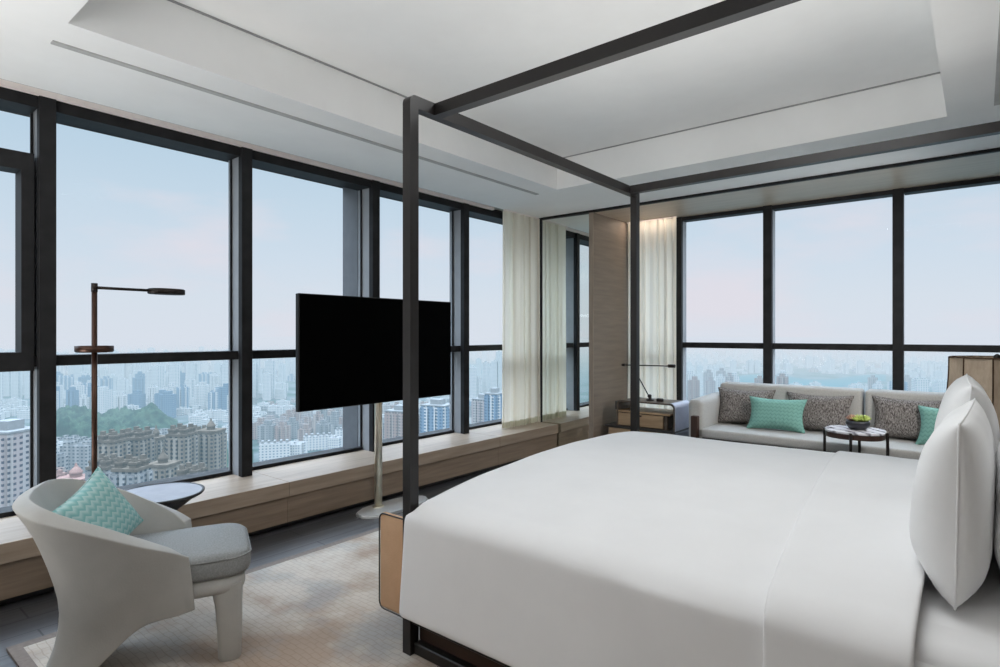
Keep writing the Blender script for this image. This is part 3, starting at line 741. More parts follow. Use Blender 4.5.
fw = Vector((math.sin(math.radians(23.5)), math.cos(math.radians(23.5)), 0)); rt = Vector((fw.y, -fw.x, 0))
cp = Vector((-2.585, .905, 0))
Rm = Matrix.Rotation(math.radians(124), 4, 'Z') @ Matrix.Rotation(math.radians(-24), 4, 'X') @ Matrix.Rotation(math.radians(-22), 4, 'Y')
p = cp-fw*.145+Vector((0, 0, .585))-(Rm @ Vector((0, 0, .145)))
pillow('throw_pillow', 'pale teal chevron throw pillow tilted in the armchair', 'pillow', p, math.radians(124), math.radians(-24), .30, .29, .11, M['teal_weave'], M['teal_weave'], seed=12, roll=math.radians(-22), corner=.09)

# ------------------------------------------------------------------ sofa
so = thing('sofa', 'long light grey built-in sofa under the alcove windows', 'sofa', (-.85, 5.68, 0))
def sl(bm): bmesh.ops.translate(bm, verts=list(bm.verts), vec=(.85, -5.68, 0)); return bm
SX0, SX1 = -2.10, .42
obj('base', sl(bxm(SX0+.14, SX1-.14, 5.32, 6.02, .10, .345, .01, 2)), M['sofa'], so)
auto(obj('seat_cushion', sl(bxm(SX0+.13, SX1-.13, 5.27, 5.84, .35, .435, .025, 4)), M['sofa'], so), 50)
bm = bmesh.new(); tube(bm, [(SX0+.15, 5.275, .352), (SX1-.15, 5.275, .352)], .006, 6); obj('piping', sl(bm), M['piping_dark'], so)
for a, b in ((SX0+.11, -.785), (-.765, SX1-.1)):
    bm = bxm(a, b, 5.83, 6.04, .36, .815, .03, 4)
    for v in bm.verts: v.co.y += (v.co.z-.36)*.05
    auto(obj('back_cushion', sl(bm), M['sofa'], so), 50)
for a in (SX0, SX1-.14):
    bm = bxm(a, a+.14, 5.30, 6.03, .12, .69, .045, 5)
    for v in bm.verts:
        if v.co.z > .5 and v.co.y > 5.6: v.co.z += .02
    auto(obj('arm', sl(bm), M['sofa'], so), 50)
    bm = bmesh.new(); box(bm, a+.055, a+.115, 5.235, 5.298, .0, .548); bmesh.ops.bevel(bm, geom=list(bm.edges), offset=.006, segments=1, affect='EDGES')
    obj('leg', sl(bm), M['legwood'], so)
    obj('leg', sl(bxm(a+.04, a+.10, 5.95, 6.01, 0, .12)), M['legwood'], so)
def sofa_pillow(label, x, y, w, h, mat, tilt=-16, rz=0, seed=0, roll=0, name='throw_pillow', t=.14):
    return pillow(name, label, 'pillow', (x, y, .436), math.radians(rz), math.radians(tilt), w, h, t, mat, mat, seed=seed, roll=math.radians(roll), corner=.13)
sofa_pillow('brown-grey tweed pillow at the sofa end next to the console', -1.725, 5.735, .52, .35, M['tweed'], rz=4, seed=21)
sofa_pillow('brown-grey tweed pillow half behind the larger teal pillow on the sofa', -1.11, 5.735, .54, .34, M['tweed'], rz=-3, seed=22)
sofa_pillow('plump teal quilted pillow leaning between two tweed pillows on the sofa', -1.41, 5.575, .48, .30, M['teal_quilt'], rz=2, seed=23, tilt=-20)
sofa_pillow('wide brown-grey tweed pillow on the sofa beyond the marble table', -.44, 5.735, .55, .35, M['tweed'], rz=-3, seed=24)
sofa_pillow('teal quilted pillow on the sofa, half hidden by white bed pillows', -.16, 5.575, .46, .31, M['teal_quilt'], rz=-5, seed=25, tilt=-20)

# ------------------------------------------------------------------ marble occasional table with planted bowl
mt = thing('occasional_table', 'small marble-topped table on dark legs in front of the sofa', 'table', (-.715, 5.02, 0))
obj('marble_top', lathem([(.185, .548), (.188, .551), (.188, .562), (.185, .565)], n=56, exp=2.5, sx=1.03), M['marble'], mt)
obj('apron', lathem([(.182, .512), (.184, .514), (.184, .547), (.18, .548)], n=56, exp=2.5, sx=1.03), M['legwood'], mt)
for k in range(4):
    a = PI/2*k; obj('leg', lathem([(.010, 0), (.010, .556), (.008, .56)], n=12, cx=.201*math.cos(a), cy=.195*math.sin(a)), M['lampblack'], mt, True)
mt.scale = (1, 1, 1.045)
pb = thing('succulent_bowl', 'dark ceramic bowl of green and red succulents on the marble table', 'plant', (-.70, 5.03, .5915))
obj('bowl', lathem([(.045, 0), (.058, .006), (.076, .028), (.080, .045), (.076, .060), (.070, .064), (.066, .060), (.066, .052), (.01, .052)], n=36), M['bowl'], pb, True)
obj('soil', lathem([(.001, .05), (.065, .053), (.03, .058), (.001, .06)], n=24), M['soil'], pb, True)
rr = random.Random(4)
for (cx, cy, mt_, r) in ((-.034, -.012, 'leaf_red', .034), (.002, .018, 'leaf', .034), (.036, -.008, 'leaf', .036), (.004, -.034, 'leaf', .030), (.045, .03, 'leaf', .03), (-.035, .03, 'leaf_red', .026)):
    bm = bmesh.new()
    for ring, (nl, el) in enumerate(((7, .35), (6, .75), (4, 1.2))):
        for k in range(nl):
            a = 2*PI*k/nl+ring*.4+rr.uniform(-.2, .2); L_ = r*(1.35-.1*ring)
            d = Vector((math.cos(a)*math.cos(el), math.sin(a)*math.cos(el), math.sin(el)))
            b = Vector((cx, cy, .064)); tube(bm, [b, b+d*L_*.4, b+d*L_*.75+Vector((0, 0, .004)), b+d*L_+Vector((0, 0, .009))], [.003, .0075, .0065, .001], 6)
    obj('rosette', bm, M[mt_], pb, True)

# ------------------------------------------------------------------ console in the alcove corner, with desk lamp
co = thing('side_console', 'low walnut console with drawers and rounded bridge top beside the sofa', 'console', (-2.63, 5.62, 0))
def cl(bm): bmesh.ops.translate(bm, verts=list(bm.verts), vec=(2.63, -5.62, 0)); return bm
obj('cabinet', cl(bxm(-3.0, -2.28, 5.44, 5.86, .06, .335, .004, 1)), M['walnut_dark'], co)
obj('cabinet_top', cl(bxm(-3.03, -2.265, 5.41, 5.87, .335, .352, .003, 1)), M['piping_dark'], co)
obj('plinth', cl(bxm(-2.97, -2.32, 5.47, 5.83, 0, .06)), M['gap'], co)
dr = obj('drawer', cl(bxm(-2.99, -2.32, 5.424, 5.44, .09, .325, .003, 1)), M['walnut'], co)
obj('side_panel', cl(bxm(-2.279, -2.262, 5.43, 5.86, .10, .334, .003, 1)), M['greybase'], co)
obj('drawer_box', cl(bxm(-2.90, -2.36, 5.455, 5.80, .353, .495, .004, 1)), M['walnut_dark'], co)
obj('shelf', cl(bxm(-2.91, -2.33, 5.435, 5.82, .495, .512, .003, 1)), M['walnut'], co)
dr = obj('drawer', cl(bxm(-2.89, -2.40, 5.438, 5.455, .363, .487, .003, 1)), M['walnut'], co)
obj('knob', cl(bxm(-2.665, -2.625, 5.428, 5.438, .462, .478)), M['legwood'], dr)
bm = bmesh.new(); th = .016
def bridge(off):
    x0, x1, z0, z1, r = -2.90+off, -2.275-off, .353, .617-off, .05-off
    pts = [(x0, z0)]
    for k in range(7):
        a = PI-PI/2*k/6; pts.append((x0+r+r*math.cos(a), z1-r+r*math.sin(a)))
    for k in range(7):
        a = PI/2-PI/2*k/6; pts.append((x1-r+r*math.cos(a), z1-r+r*math.sin(a)))
    pts.append((x1, z0)); return pts
o_, i_ = bridge(0), bridge(th)
def strip(bm, A, y0, y1):
    grid(bm, [[(x, y0, z) for x, z in A], [(x, y1, z) for x, z in A]])
strip(bm, o_, 5.43, 5.80); strip(bm, i_, 5.43, 5.80)
for y in (5.43, 5.80): grid(bm, [[(x, y, z) for x, z in o_], [(x, y, z) for x, z in i_]])
bmesh.ops.remove_doubles(bm, verts=list(bm.verts), dist=1e-5)
auto(obj('bridge_top', cl(bm), M['walnut_dark'], co), 35)
bm = bmesh.new(); r = .052; pts = []
for k in range(7):
    a = PI/2-PI/2*k/6; pts.append((-2.272-r+r*math.cos(a), .6195-r+r*math.sin(a)))
pts.append((-2.272, .353)); ob = [(x+.006, z+.003) for x, z in pts]
strip(bm, pts, 5.425, 5.81); strip(bm, ob, 5.425, 5.81)
for y in (5.425, 5.81): grid(bm, [[(x, y, z) for x, z in pts], [(x, y, z) for x, z in ob]])
bmesh.ops.remove_doubles(bm, verts=list(bm.verts), dist=1e-5)
e = auto(obj('side_wrap', cl(bm), M['lavender'], co), 35); e['label'] = 'pale lavender leather side'
dl = thing('desk_lamp', 'thin black adjustable desk lamp standing on the alcove console', 'lamp', (-2.60, 5.58, .6175))
obj('base', lathem([(.040, 0), (.042, .004), (.042, .012), (.016, .016), (.016, .034), (.012, .036)], n=24), M['lampblack'], dl, True)
bm = bmesh.new(); tube(bm, [(-.005, 0, .03), (-.20, 0, .352)], .006); obj('lower_arm', bm, M['lampblack'], dl, True)
bm = bmesh.new(); tube(bm, [(-.30, 0, .352), (.20, 0, .358)], .006); obj('upper_arm', bm, M['lampblack'], dl, True)
bm = bmesh.new(); tube(bm, [(-.315, 0, .352), (-.285, 0, .352)], .014); obj('counterweight', bm, M['lampblack'], dl, True)
bm = bmesh.new(); tube(bm, [(-.005, -.012, .045), (-.005, .012, .045)], .018, 14); obj('joint', bm, M['lampblack'], dl, True)
bm = bmesh.new(); tube(bm, [(.195, 0, .358), (.265, 0, .359)], .017, 14); obj('lamp_head', bm, M['lampblack'], dl, True)
cd = obj('charging_puck', lathem([(.034, 0), (.036, .004), (.036, .026), (.03, .03)], n=24), M['lampblack'], None, True, (-2.485, 5.56, .6175))
tag(cd, 'small dark round dish on the console beside the desk lamp', 'dish'); cd.name = 'dish'
wk = thing('wall_socket', 'dark twin socket plate on the wood panel beside the console', 'socket', (-3.0995, 5.85, .515))
obj('plate', bxm(0, .008, -.075, .075, -.045, .045, .002, 1), M['socket'], wk)
for yy in (-.037, .037): obj('outlet', bxm(.008, .0095, yy-.026, yy+.026, -.03, .03), M['piping_dark'], wk)

exec_city = True
# ------------------------------------------------------------------ camera
cam = bpy.data.cameras.new('camera'); cam.sensor_width = 36; cam.lens = 585*36/1000; cam.clip_end = 60000; cam.clip_start = .05
co_ = bpy.data.objects.new('camera', cam); C.objects.link(co_)
co_.location = (0, 0, 1.3); co_.rotation_euler = (PI/2, 0, math.atan2(480, 585))
bpy.context.scene.camera = co_

# ------------------------------------------------------------------ city outside
FW = Vector((-math.sin(math.atan2(480, 585)), math.cos(math.atan2(480, 585)), 0)); RT = Vector((FW.y, -FW.x, 0))
ZG = -150.0
def at(az, d):                       # az = tan of the bearing from the room's long view axis
    v = FW*d+RT*(az*d); return v.x, v.y
gd = struct('ground', bxm(-26000, 26000, -26000, 26000, ZG-5, ZG), M['ground'])

def tower_bm(w, dpt, h, kind):
    bm = bmesh.new()
    if kind == 'cross':
        g = w*.16
        box(bm, -w/2, w/2, -dpt/2+g, dpt/2-g, 0, h); box(bm, -w/2+g, -g*.5, -dpt/2, dpt/2, 0, h-1.5); box(bm, g*.5, w/2-g, -dpt/2, dpt/2, 0, h-1.5)
        box(bm, -w*.22, w*.22, -dpt*.2, dpt*.2, h, h+5)
    elif kind == 'slab':
        box(bm, -w/2, w/2, -dpt/2, dpt/2, 0, h)
        for k in range(4):
            x = -w/2+w*(k+.5)/4; box(bm, x-w*.07, x+w*.07, -dpt/2-1.4, dpt/2+1.4, 0, h-2)
        box(bm, -w*.3, -w*.1, -dpt*.25, dpt*.25, h, h+4); box(bm, w*.1, w*.3, -dpt*.25, dpt*.25, h, h+4)
    elif kind == 'thin':
        box(bm, -w/2, w/2, -dpt/2, dpt/2, 0, h); box(bm, -w/2-1.2, -w/2+w*.25, -dpt/2-1.2, dpt/2+1.2, 0, h*.97)
        box(bm, -w*.2, w*.3, -dpt*.3, dpt*.3, h, h+6)
    elif kind == 'low':
        box(bm, -w/2, w/2, -dpt/2, dpt/2, 0, h); box(bm, -w*.45, -w*.2, -dpt*.4, dpt*.1, h, h+3); box(bm, w*.05, w*.4, -dpt*.1, dpt*.4, h, h+2.4)
    elif kind == 'office':
        box(bm, -w/2, w/2, -dpt/2, dpt/2, 0, h); box(bm, -w*.38, w*.38, -dpt*.38, dpt*.38, h, h+8); box(bm, -.8, .8, -.8, .8, h+8, h+24)
    return bm
MESH = {}
def proto_mesh(kind, fac, w, dpt, h):
    key = (kind, fac, w, dpt, h)
    if key not in MESH:
        bm = tower_bm(w, dpt, h, kind); bmesh.ops.recalc_face_normals(bm, faces=list(bm.faces))
        me = bpy.data.meshes.new('tower'); bm.to_mesh(me); bm.free(); me.materials.append(FAC[fac]); MESH[key] = me
    return MESH[key]
placed = []
def free(x, y, r):
    return all((x-a)**2+(y-b)**2 > (r+c)**2 for a, b, c in placed)
NT = 0
def far_tower(name, label, cat, group, az, d, ytop, kind, fac, w, dpt, rz, force=False):
    """a tower at bearing az, d metres out, its roof at the height that shows ytop"""
    global NT
    x, y = at(az, d); r = max(w, dpt)*.62
    if not force and not free(x, y, r): return None
    h = (1.3-(ytop-333.5)*d/585)-ZG
    if h < 6: return None
    placed.append((x, y, r)); NT += 1
    base_h = 60
    o = bpy.data.objects.new(name, proto_mesh(kind, fac, w, dpt, max(6, round(h/6)*6))); C.objects.link(o)
    o.location = (x, y, ZG); o.rotation_euler = (0, 0, rz); tag(o, label, cat, group); return o

# near towers, each with its own parts
def near_tower(label, px, d, ytop, w, dpt, fac, roofm, rz=0, style='crown', name='apartment_tower', cat='building'):
    az = (px-500)/585; x, y = at(az, d); h = (1.3-(ytop-333.5)*d/585)-ZG
    placed.append((x, y, max(w, dpt)*.6))
    t = thing(name, label, cat, (x, y, ZG), rz)
    bm = bmesh.new(); box(bm, -w/2, w/2, -dpt/2, dpt/2, 0, h-6)
    g = w*.12
    for sx in (-.32, 0, .32): box(bm, w*sx-g, w*sx+g, -dpt/2-2, dpt/2+2, 0, h-8)
    for sy in (-.3, .3): box(bm, -w/2-2, w/2+2, dpt*sy-g, dpt*sy+g, 0, h-8)
    obj('facade', bm, FAC[fac], t)
    if style == 'crown':
        for sx in (-.3, .3):
            for sy in (-.28, .28):
                bm = bmesh.new(); box(bm, w*sx-w*.15, w*sx+w*.15, dpt*sy-dpt*.15, dpt*sy+dpt*.15, h-8, h-1.5); box(bm, w*sx-w*.18, w*sx+w*.18, dpt*sy-dpt*.18, dpt*sy+dpt*.18, h-2.2, h-.8); box(bm, w*sx-w*.09, w*sx+w*.09, dpt*sy-dpt*.09, dpt*sy+dpt*.09, h-.8, h+2)
                obj('roof_turret', bm, roofm, t)
        obj('parapet', bxm(-w/2-.6, w/2+.6, -dpt/2-.6, dpt/2+.6, h-6.2, h-4.4), roofm, t)
    elif style == 'dome':
        obj('parapet', bxm(-w/2-.6, w/2+.6, -dpt/2-.6, dpt/2+.6, h-6.2, h-4.4), roofm, t)
        obj('roof_turret', lathem([(w*.20, h-6), (w*.20, h-2), (w*.23, h-2), (w*.22, h-1), (w*.14, h+1), (w*.06, h+2.5), (.3, h+5)], n=8), roofm, t)
    else:
        obj('roof_house', bxm(-w*.22, w*.22, -dpt*.25, dpt*.25, h-6, h), roofm, t)
        obj('parapet', bxm(-w/2-.4, w/2+.4, -dpt/2-.4, dpt/2+.4, h-6.2, h-5), roofm, t)
    return t
RB, RW, RR = M['roof_beige'], M['roof_white'], M['roof_rose']
near_tower('tall pinkish-white tower block nearest the edge casement window', 9, 330, 420, 21, 20, 'pink', RW, .55, 'plain')
near_tower('beige tower with stepped crown just past the floor lamp pole', 113, 430, 433, 14.5, 15, 'beige', RB, .6)
near_tower('beige crowned tower second from the floor lamp pole', 138, 452, 430, 15, 15, 'beige', RB, .6)
near_tower('slim beige tower with pointed turret before the pale low roofs', 156, 482, 431, 12, 12, 'beige', RB, .6, 'dome')
near_tower('broad beige crowned tower with grey stepped roof beyond the round side table', 182, 455, 427, 15, 15, 'beige', RB, .6)
near_tower('beige tower with pointed turret nearest the window mullion', 211, 480, 424, 16, 15, 'beige', RB, .6, 'dome')
near_tower('beige tower between the crowned pair, slightly set back', 197, 520, 428, 14, 13, 'beige', RB, .6)
near_tower('short grey apartment block in front of the first beige tower', 104, 372, 458, 13, 12, 'grey', RB, .6)
near_tower('short grey apartment block seen over the round side table', 132, 352, 459, 15, 13, 'grey', RB, .6)
near_tower('low stone block with turret between grey and beige blocks', 163, 395, 456, 15, 14, 'beige', RB, .6, 'dome')
near_tower('low grey block below the broad beige tower by the ledge', 192, 365, 467, 14, 12, 'grey', RB, .6)
near_tower('rosy low block with turret roof just above the armchair', 76, 395, 470, 18, 15, 'rose', RR, .6, 'dome')
near_tower('rosy low block beside the dark mullion above the armchair back', 62, 425, 474, 16, 13, 'rose', RR, .6)
near_tower('rosy high-rise at the gap between television pole and bed post', 401, 640, 405, 26, 22, 'rose', RW, .3, 'plain')
near_tower('slim pale tower immediately beside the television pole', 386, 720, 417, 17, 16, 'pink', RW, .3, 'plain')
near_tower('rosy tower block just past the bed post', 423, 660, 408, 22, 20, 'rose', RW, .3, 'plain')
near_tower('white and blue tower block under the television screen corner', 438, 600, 399, 27, 22, 'blue', RW, .3, 'plain')
near_tower('pink-edged tall tower beside the gathered ledge curtain', 483, 700, 394, 19, 18, 'pink', RW, .2, 'plain')
near_tower('blue tower half hidden by the gathered ledge curtain', 495, 640, 388, 15, 18, 'blue', RW, .2, 'plain')
# low white slabs along the road behind the television
def slab(label, px, d, ytop, w, dpt, rz):
    az = (px-500)/585; x, y = at(az, d); h = (1.3-(ytop-333.5)*d/585)-ZG
    t = thing('apartment_slab', label, 'building', (x, y, ZG), rz); placed.append((x, y, w*.35))
    obj('facade', bxm(-w/2, w/2, -dpt/2, dpt/2, 0, h-2), FAC['white'], t)
    for k in range(5): obj('roof_house', bxm(-w/2+w*(k+.3)/5, -w/2+w*(k+.7)/5, -dpt*.3, dpt*.3, h-2, h+1), RW, t)
slab('long low white apartment slab nearest the ledge before the road', 275, 690, 441, 34, 12, 1.0)
slab('long low white slab across the road under the television', 318, 765, 434, 36, 11, 1.05)
slab('second low white slab across the road beside the grey jamb', 345, 800, 428, 26, 11, 1.05)

# woodland, road and river
def canopy_bm(az0, az1, d0, d1, nx, ny, amp, seed):
    bm = bmesh.new(); rows = []
    for j in range(ny+1):
        row = []
        for i in range(nx+1):
            az = az0+(az1-az0)*i/nx; d = d0+(d1-d0)*j/ny; x, y = at(az, d)
            e = min(i, nx-i, j, ny-j)
            z = ZG+(-2 if e == 0 else amp*min(1, .12+min(i, nx-i)/(nx*.22), .2+e/5)*(.35+.65*abs(noise.noise(Vector((x*.012+seed, y*.012, 0)))*1.6)+.22*noise.noise(Vector((x*.07, y*.07, seed)))+.20*noise.noise(Vector((x*.22, y*.22, seed)))))
            row.append((x, y, z))
        rows.append(row)
    grid(bm, rows); return bm
for (a, b, d0, d1, amp, nx, ny, lb) in (
    (-.80, -.55, 740, 1010, 34, 150, 110, 'dark green wooded hill below the pale blue towers'),
    (-.87, -.775, 590, 720, 14, 70, 60, 'green wooded strip in front of the wooded hill'),
    (-.50, -.42, 560, 760, 16, 24, 24, 'green trees between beige towers and window mullion'),
    (-.412, -.33, 560, 610, 9, 60, 20, 'green tree belt along the near road under the television'),
    (-.30, -.235, 560, 680, 9, 50, 40, 'green trees below the road beside the grey jamb')):
    w = obj('woodland', canopy_bm(a, b, d0, d1, nx, ny, amp, d0*.01), M['forest'], None, True); tag(w, lb, 'trees', kind='stuff')
def ribbon(name, pts, wd, mat, z, lb, cat):
    bm = bmesh.new(); P = [Vector((*at(a, d), ZG+z)) for a, d in pts]; rows = [[], []]
    for i, p_ in enumerate(P):
        t_ = (P[min(i+1, len(P)-1)]-P[max(i-1, 0)]).normalized(); n_ = Vector((-t_.y, t_.x, 0))
        rows[0].append(p_+n_*wd/2); rows[1].append(p_-n_*wd/2)
    grid(bm, rows); o = obj(name, bm, mat); o['kind'] = 'structure'; return o
ribbon('road', [(-.46, 610), (-.40, 655), (-.34, 700), (-.28, 770), (-.20, 860), (0, 960)], 13, M['road'], 1.5, 'road', 'road')
bm = bmesh.new(); rows = [[], []]
for k in range(25):
    az = .40+.26*k/24; w_ = 1780+120*math.sin(k*.35); rows[0].append((*at(az, w_-140*(1-k/40)), ZG+1)); rows[1].append((*at(az, w_+240), ZG+1))
grid(bm, rows); rv = obj('river', bm, M['river']); rv['kind'] = 'structure'
bm = bmesh.new(); rows = [[], []]
for k in range(16):
    az = -.09+.14*k/15; rows[0].append((*at(az, 2000), ZG+1)); rows[1].append((*at(az, 2900), ZG+1))
grid(bm, rows); rv = obj('river', bm, M['river']); rv['kind'] = 'structure'

def spread(n, a0, a1, d0, d1, y0, y1, kinds, facs, label, group, wr=(14, 22), seed=1, name='apartment_tower', slope=0):
    rr = random.Random(seed); tries = 0; got = 0
    while got < n and tries < n*25:
        tries += 1
        az = rr.uniform(a0, a1); d = rr.uniform(d0, d1)
        f = (d-d0)/(d1-d0+1e-6); yt = y0+(y1-y0)*f+rr.uniform(-5, 5)*(900/d)
        kd = rr.choice(kinds); fc = rr.choice(facs)
        w = rr.choice([wr[0], (wr[0]+wr[1])/2, wr[1]]); dp = w*rr.choice([.7, .85])
        if kd in ('slab',): w *= 1.5
        if far_tower(name, label, 'building', group, az, d, yt, kd, fc, w, dp, rr.choice([.3, .5, .6, .8])+rr.uniform(-.1, .1)): got += 1
B = ['cross', 'thin', 'slab']
spread(26, -.77, -.44, 1035, 1190, 393, 387, ['cross', 'thin'], ['blue', 'white', 'white', 'office'], 'pale blue tower in the row just beyond the wooded hill', 'blue towers beyond the wooded hill', (16, 24), 11)
spread(26, -.80, -.43, 1350, 1700, 378, 372, B, ['blue', 'white', 'office'], 'hazy blue-white tower in the rows behind the wooded hill towers', 'hazy towers behind the wooded hill', (18, 26), 12)
spread(26, -.80, -.43, 2000, 2900, 365, 356, B, ['white', 'blue'], 'faint far tower on the skyline past the floor lamp', 'faint skyline towers past the floor lamp', (24, 36), 13)
spread(30, -.41, -.25, 800, 960, 424, 412, ['thin', 'cross'], ['rose', 'pink', 'grey'], 'rosy grey tower in the rows behind the white slabs', 'rosy towers behind the white slabs', (14, 19), 14)
spread(22, -.43, -.26, 1050, 1500, 408, 395, ['low', 'cross'], ['pink', 'grey', 'rose'], 'small pinkish block in the packed quarter behind the television', 'packed blocks behind the television', (16, 24), 15, 'apartment_block')
spread(16, -.43, -.26, 1700, 2300, 376, 366, B, ['blue', 'white'], 'pale blue hazy tower on the skyline behind the television', 'skyline towers behind the television', (22, 32), 16)
spread(12, -.23, -.10, 800, 1100, 418, 404, B, ['rose', 'pink', 'white'], 'mid-distance tower seen under the television by the bed post', 'mid-distance towers by the bed post', (14, 20), 17)
spread(16, -.10, .06, 1000, 1500, 408, 388, ['low', 'thin', 'cross'], ['blue', 'white', 'grey'], 'hazy block in the city beside the gathered ledge curtain', 'hazy blocks beside the ledge curtain', (14, 22), 18, 'apartment_block')
spread(10, -.88, -.76, 420, 535, 462, 450, ['low'], ['white', 'grey', 'rose'], 'low pale block past the wooded strip at the first mullion', 'low blocks past the wooded strip', (16, 24), 19, 'apartment_block')
spread(12, -.745, -.69, 540, 720, 452, 438, ['low'], ['white', 'grey'], 'low pale block between dark mullion and floor lamp pole', 'low blocks by the floor lamp', (16, 26), 20, 'apartment_block')
spread(8, -.60, -.55, 600, 715, 440, 434, ['low'], ['white', 'grey'], 'low pale roofed block behind the beige crowned towers', 'low roofs behind the beige towers', (22, 32), 21, 'apartment_block')
spread(13, .31, .49, 950, 1300, 381, 374, ['thin', 'cross'], ['rose', 'pink', 'white'], 'pinkish tower just over the sofa end near the alcove curtain', 'pinkish towers over the sofa end', (13, 18), 22)
spread(9, .60, .86, 1000, 1400, 384, 377, ['thin', 'cross', 'low'], ['white', 'pink', 'white', 'blue'], 'pale tower on the near river bank over the sofa back', 'near river bank towers', (14, 22), 23)
spread(44, .32, .86, 2250, 2800, 371, 364, B, ['white', 'white', 'blue', 'pink'], 'hazy white tower on the far river bank over the sofa', 'far river bank towers', (18, 30), 24)
spread(30, .32, .86, 3000, 4200, 359, 354, B, ['white', 'blue'], 'very faint tower on the horizon over the sofa', 'faint horizon towers over the sofa', (30, 46), 25)
# the mirror and the casement look back over the city to the south-west
spread(16, -1.7, -.92, 500, 1500, 420, 385, B, ['white', 'grey', 'pink', 'blue'], 'tower beyond the frame seen only past the casement window', 'towers past the casement window', (18, 26), 26)
# everything farther out as one mass
def mass_bm(seed):
    bm = bmesh.new(); rr = random.Random(seed)
    for k in range(3600):
        az = rr.uniform(-1.3, 1.0); d = rr.choice([rr.uniform(1250, 2300), rr.uniform(1800, 3600), rr.uniform(3000, 5600)]); x, y = at(az, d)
        if .38 < az < .68 and 1560 < d < 2160: continue
        if -.12 < az < .07 and 1900 < d < 2950: continue
        if not free(x, y, 20): continue
        tall = rr.random() < .55
        h = rr.uniform(45, 95) if tall else rr.uniform(8, 26)
        if az > .25: h *= .55
        if az > .25 and d < 1700: h = min(h, 26)
        if d > 2600: h = min(h, 60 if d < 3400 else 44)
        w = rr.uniform(6, 11) if tall else rr.uniform(10, 20); dp = rr.uniform(6, 10)
        t_ = rr.choice([.3, .6, .9]); c_, s_ = math.cos(t_), math.sin(t_)
        vs, _ = box(bm, -w, w, -dp, dp, 0, h)
        if tall: v2, _ = box(bm, -w*.4, w*.4, -dp*.4, dp*.4, h, h+4); vs = vs+v2
        for v in vs: v.co = (x+v.co.x*c_-v.co.y*s_, y+v.co.x*s_+v.co.y*c_, ZG+v.co.z)
    for k in range(900):
        az = rr.uniform(-1.35, .05); d = rr.uniform(480, 1240); x, y = at(az, d)
        if (-.83 < az < -.53 and 715 < d < 1030) or (-.89 < az < -.76 and 560 < d < 740) or (-.52 < az < -.40 and 540 < d < 780) or (-.43 < az < -.22 and 540 < d < 700): continue
        if not free(x, y, 13): continue
        w = rr.uniform(6, 13); dp = rr.uniform(5, 8); h = rr.uniform(8, 20); t_ = rr.choice([.3, .6, .9]); c_, s_ = math.cos(t_), math.sin(t_)
        vs, _ = box(bm, -w, w, -dp, dp, 0, h); v2, _ = box(bm, -w*.3, w*.1, -dp*.4, dp*.4, h, h+2.5)
        for v in vs+v2: v.co = (x+v.co.x*c_-v.co.y*s_, y+v.co.x*s_+v.co.y*c_, ZG+v.co.z)
    return bm
cm = obj('distant_city', mass_bm(3), FAC['white']); tag(cm, 'hazy carpet of distant city blocks reaching to the horizon', 'buildings', kind='stuff')

# ------------------------------------------------------------------ world, lamps and added fill lights
w = bpy.data.worlds.new('sky'); bpy.context.scene.world = w; w.use_nodes = True
nt = w.node_tree; nt.nodes.clear(); L = nt.links
out = N(nt, 'ShaderNodeOutputWorld'); bg = N(nt, 'ShaderNodeBackground'); L.new(bg.outputs[0], out.inputs[0])
tc = N(nt, 'ShaderNodeTexCoord'); sx = N(nt, 'ShaderNodeSeparateXYZ'); L.new(tc.outputs['Generated'], sx.inputs[0])
cr = N(nt, 'ShaderNodeValToRGB'); e = cr.color_ramp.elements
e[0].position = 0; e[0].color = rgb(222, 228, 238); e[1].position = 1; e[1].color = rgb(190, 215, 240)
for p_, c_ in ((.05, rgb(220, 228, 238)), (.12, rgb(212, 225, 238)), (.20, rgb(202, 220, 235)), (.30, rgb(188, 212, 230)), (.42, rgb(190, 212, 231))):
    q = cr.color_ramp.elements.new(p_); q.color = c_
L.new(sx.outputs[2], cr.inputs[0])
mp = N(nt, 'ShaderNodeMapping'); mp.inputs['Scale'].default_value = (2.2, 2.2, 7); L.new(tc.outputs['Generated'], mp.inputs[0])
nz = N(nt, 'ShaderNodeTexNoise', Scale=1.3, Detail=6.0, Roughness=.55); L.new(mp.outputs[0], nz.inputs['Vector'])
c2 = N(nt, 'ShaderNodeValToRGB'); e = c2.color_ramp.elements; e[0].position = .48; e[1].position = .70; e[0].color = (0, 0, 0, 1); e[1].color = (.8, .8, .8, 1)
L.new(nz.outputs['Fac'], c2.inputs[0])
mx = N(nt, 'ShaderNodeMix', data_type='RGBA'); L.new(c2.outputs[0], mx.inputs[0]); L.new(cr.outputs[0], mx.inputs[6]); mx.inputs[7].default_value = rgb(232, 226, 234)
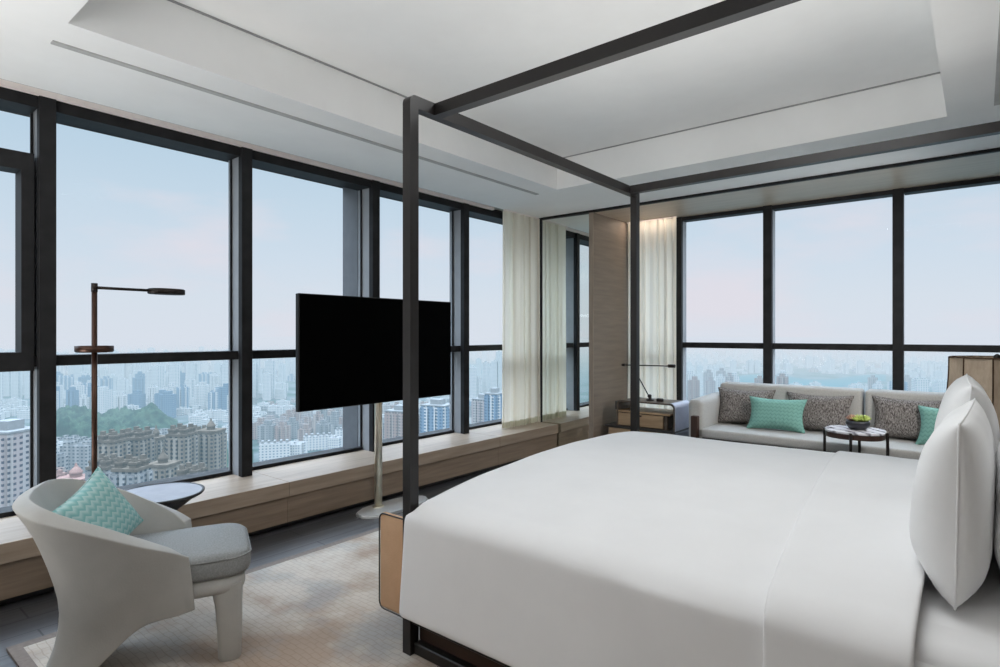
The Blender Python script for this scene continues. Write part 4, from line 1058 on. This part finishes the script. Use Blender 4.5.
# the high sky is boosted to brighten the room through the windows
mr = N(nt, 'ShaderNodeMapRange'); mr.inputs['From Min'].default_value = .34; mr.inputs['From Max'].default_value = .72; mr.inputs['To Min'].default_value = 1.0; mr.inputs['To Max'].default_value = 13.0
L.new(sx.outputs[2], mr.inputs['Value'])
L.new(mx.outputs[2], bg.inputs[0]); L.new(mr.outputs[0], bg.inputs[1])

def area(name, loc, target, sx_, sy_, power, col=(1, 1, 1), spread=180):
    l = bpy.data.lights.new(name, 'AREA'); l.shape = 'RECTANGLE'; l.size = sx_; l.size_y = sy_; l.energy = power; l.color = col
    o = bpy.data.objects.new(name, l); C.objects.link(o); o.location = loc
    o.rotation_euler = (Vector(target)-Vector(loc)).to_track_quat('-Z', 'Y').to_euler(); l.spread = math.radians(spread); return o
area('bed_top_fill', (-.6, 2.1, 2.83), (-.6, 2.1, 0), 1.0, .5, 21, (.96, .985, 1))  # added fill above the view, brightens the bed top; no fixture there
area('rear_ceiling_fill', (-1.6, -1.2, 1.6), (-1.6, -.9, 3), 2.6, 1.6, 54, (.97, .985, 1))  # unseen fill behind the camera, added to brighten the ceiling
area('soffit_fill', (-3.0, -1.0, .6), (-3.1, -.4, 3), 1.0, 1.6, 42, (1, .99, .97))  # unseen fill added to brighten the lower ceiling by the windows
area('tray_fill', (-1.0, 2.6, 1.85), (-1.0, 2.6, 3), 2.0, 2.0, 10, (1, .99, .97))  # bodiless fill added over the bed to brighten the ceiling tray
area('alcove_fill', (.40, 4.45, 1.9), (-1.7, 5.9, 1.0), .5, .5, 20, (1, .985, .96), 110)  # unseen fill added to brighten the sofa alcove
area('curtain_light', (-2.79, 5.95, 2.55), (-2.79, 6.0, 0), .56, .02, 1.3, (1, .84, .72))
sun = bpy.data.lights.new('sun', 'SUN'); sun.energy = .7; sun.angle = math.radians(12); sun.color = (1, .97, .92)
so_ = bpy.data.objects.new('sun', sun); C.objects.link(so_); so_.rotation_euler = (Vector((-.55, .5, -.65))).to_track_quat('-Z', 'Y').to_euler()
vs = bpy.context.scene.view_settings; vs.view_transform = 'Standard'; vs.look = 'None'; vs.exposure = 0
cy = bpy.context.scene.cycles
cy.max_bounces = 10; cy.diffuse_bounces = 6; cy.glossy_bounces = 4; cy.transparent_max_bounces = 16; cy.sample_clamp_indirect = 8
print('towers', NT)
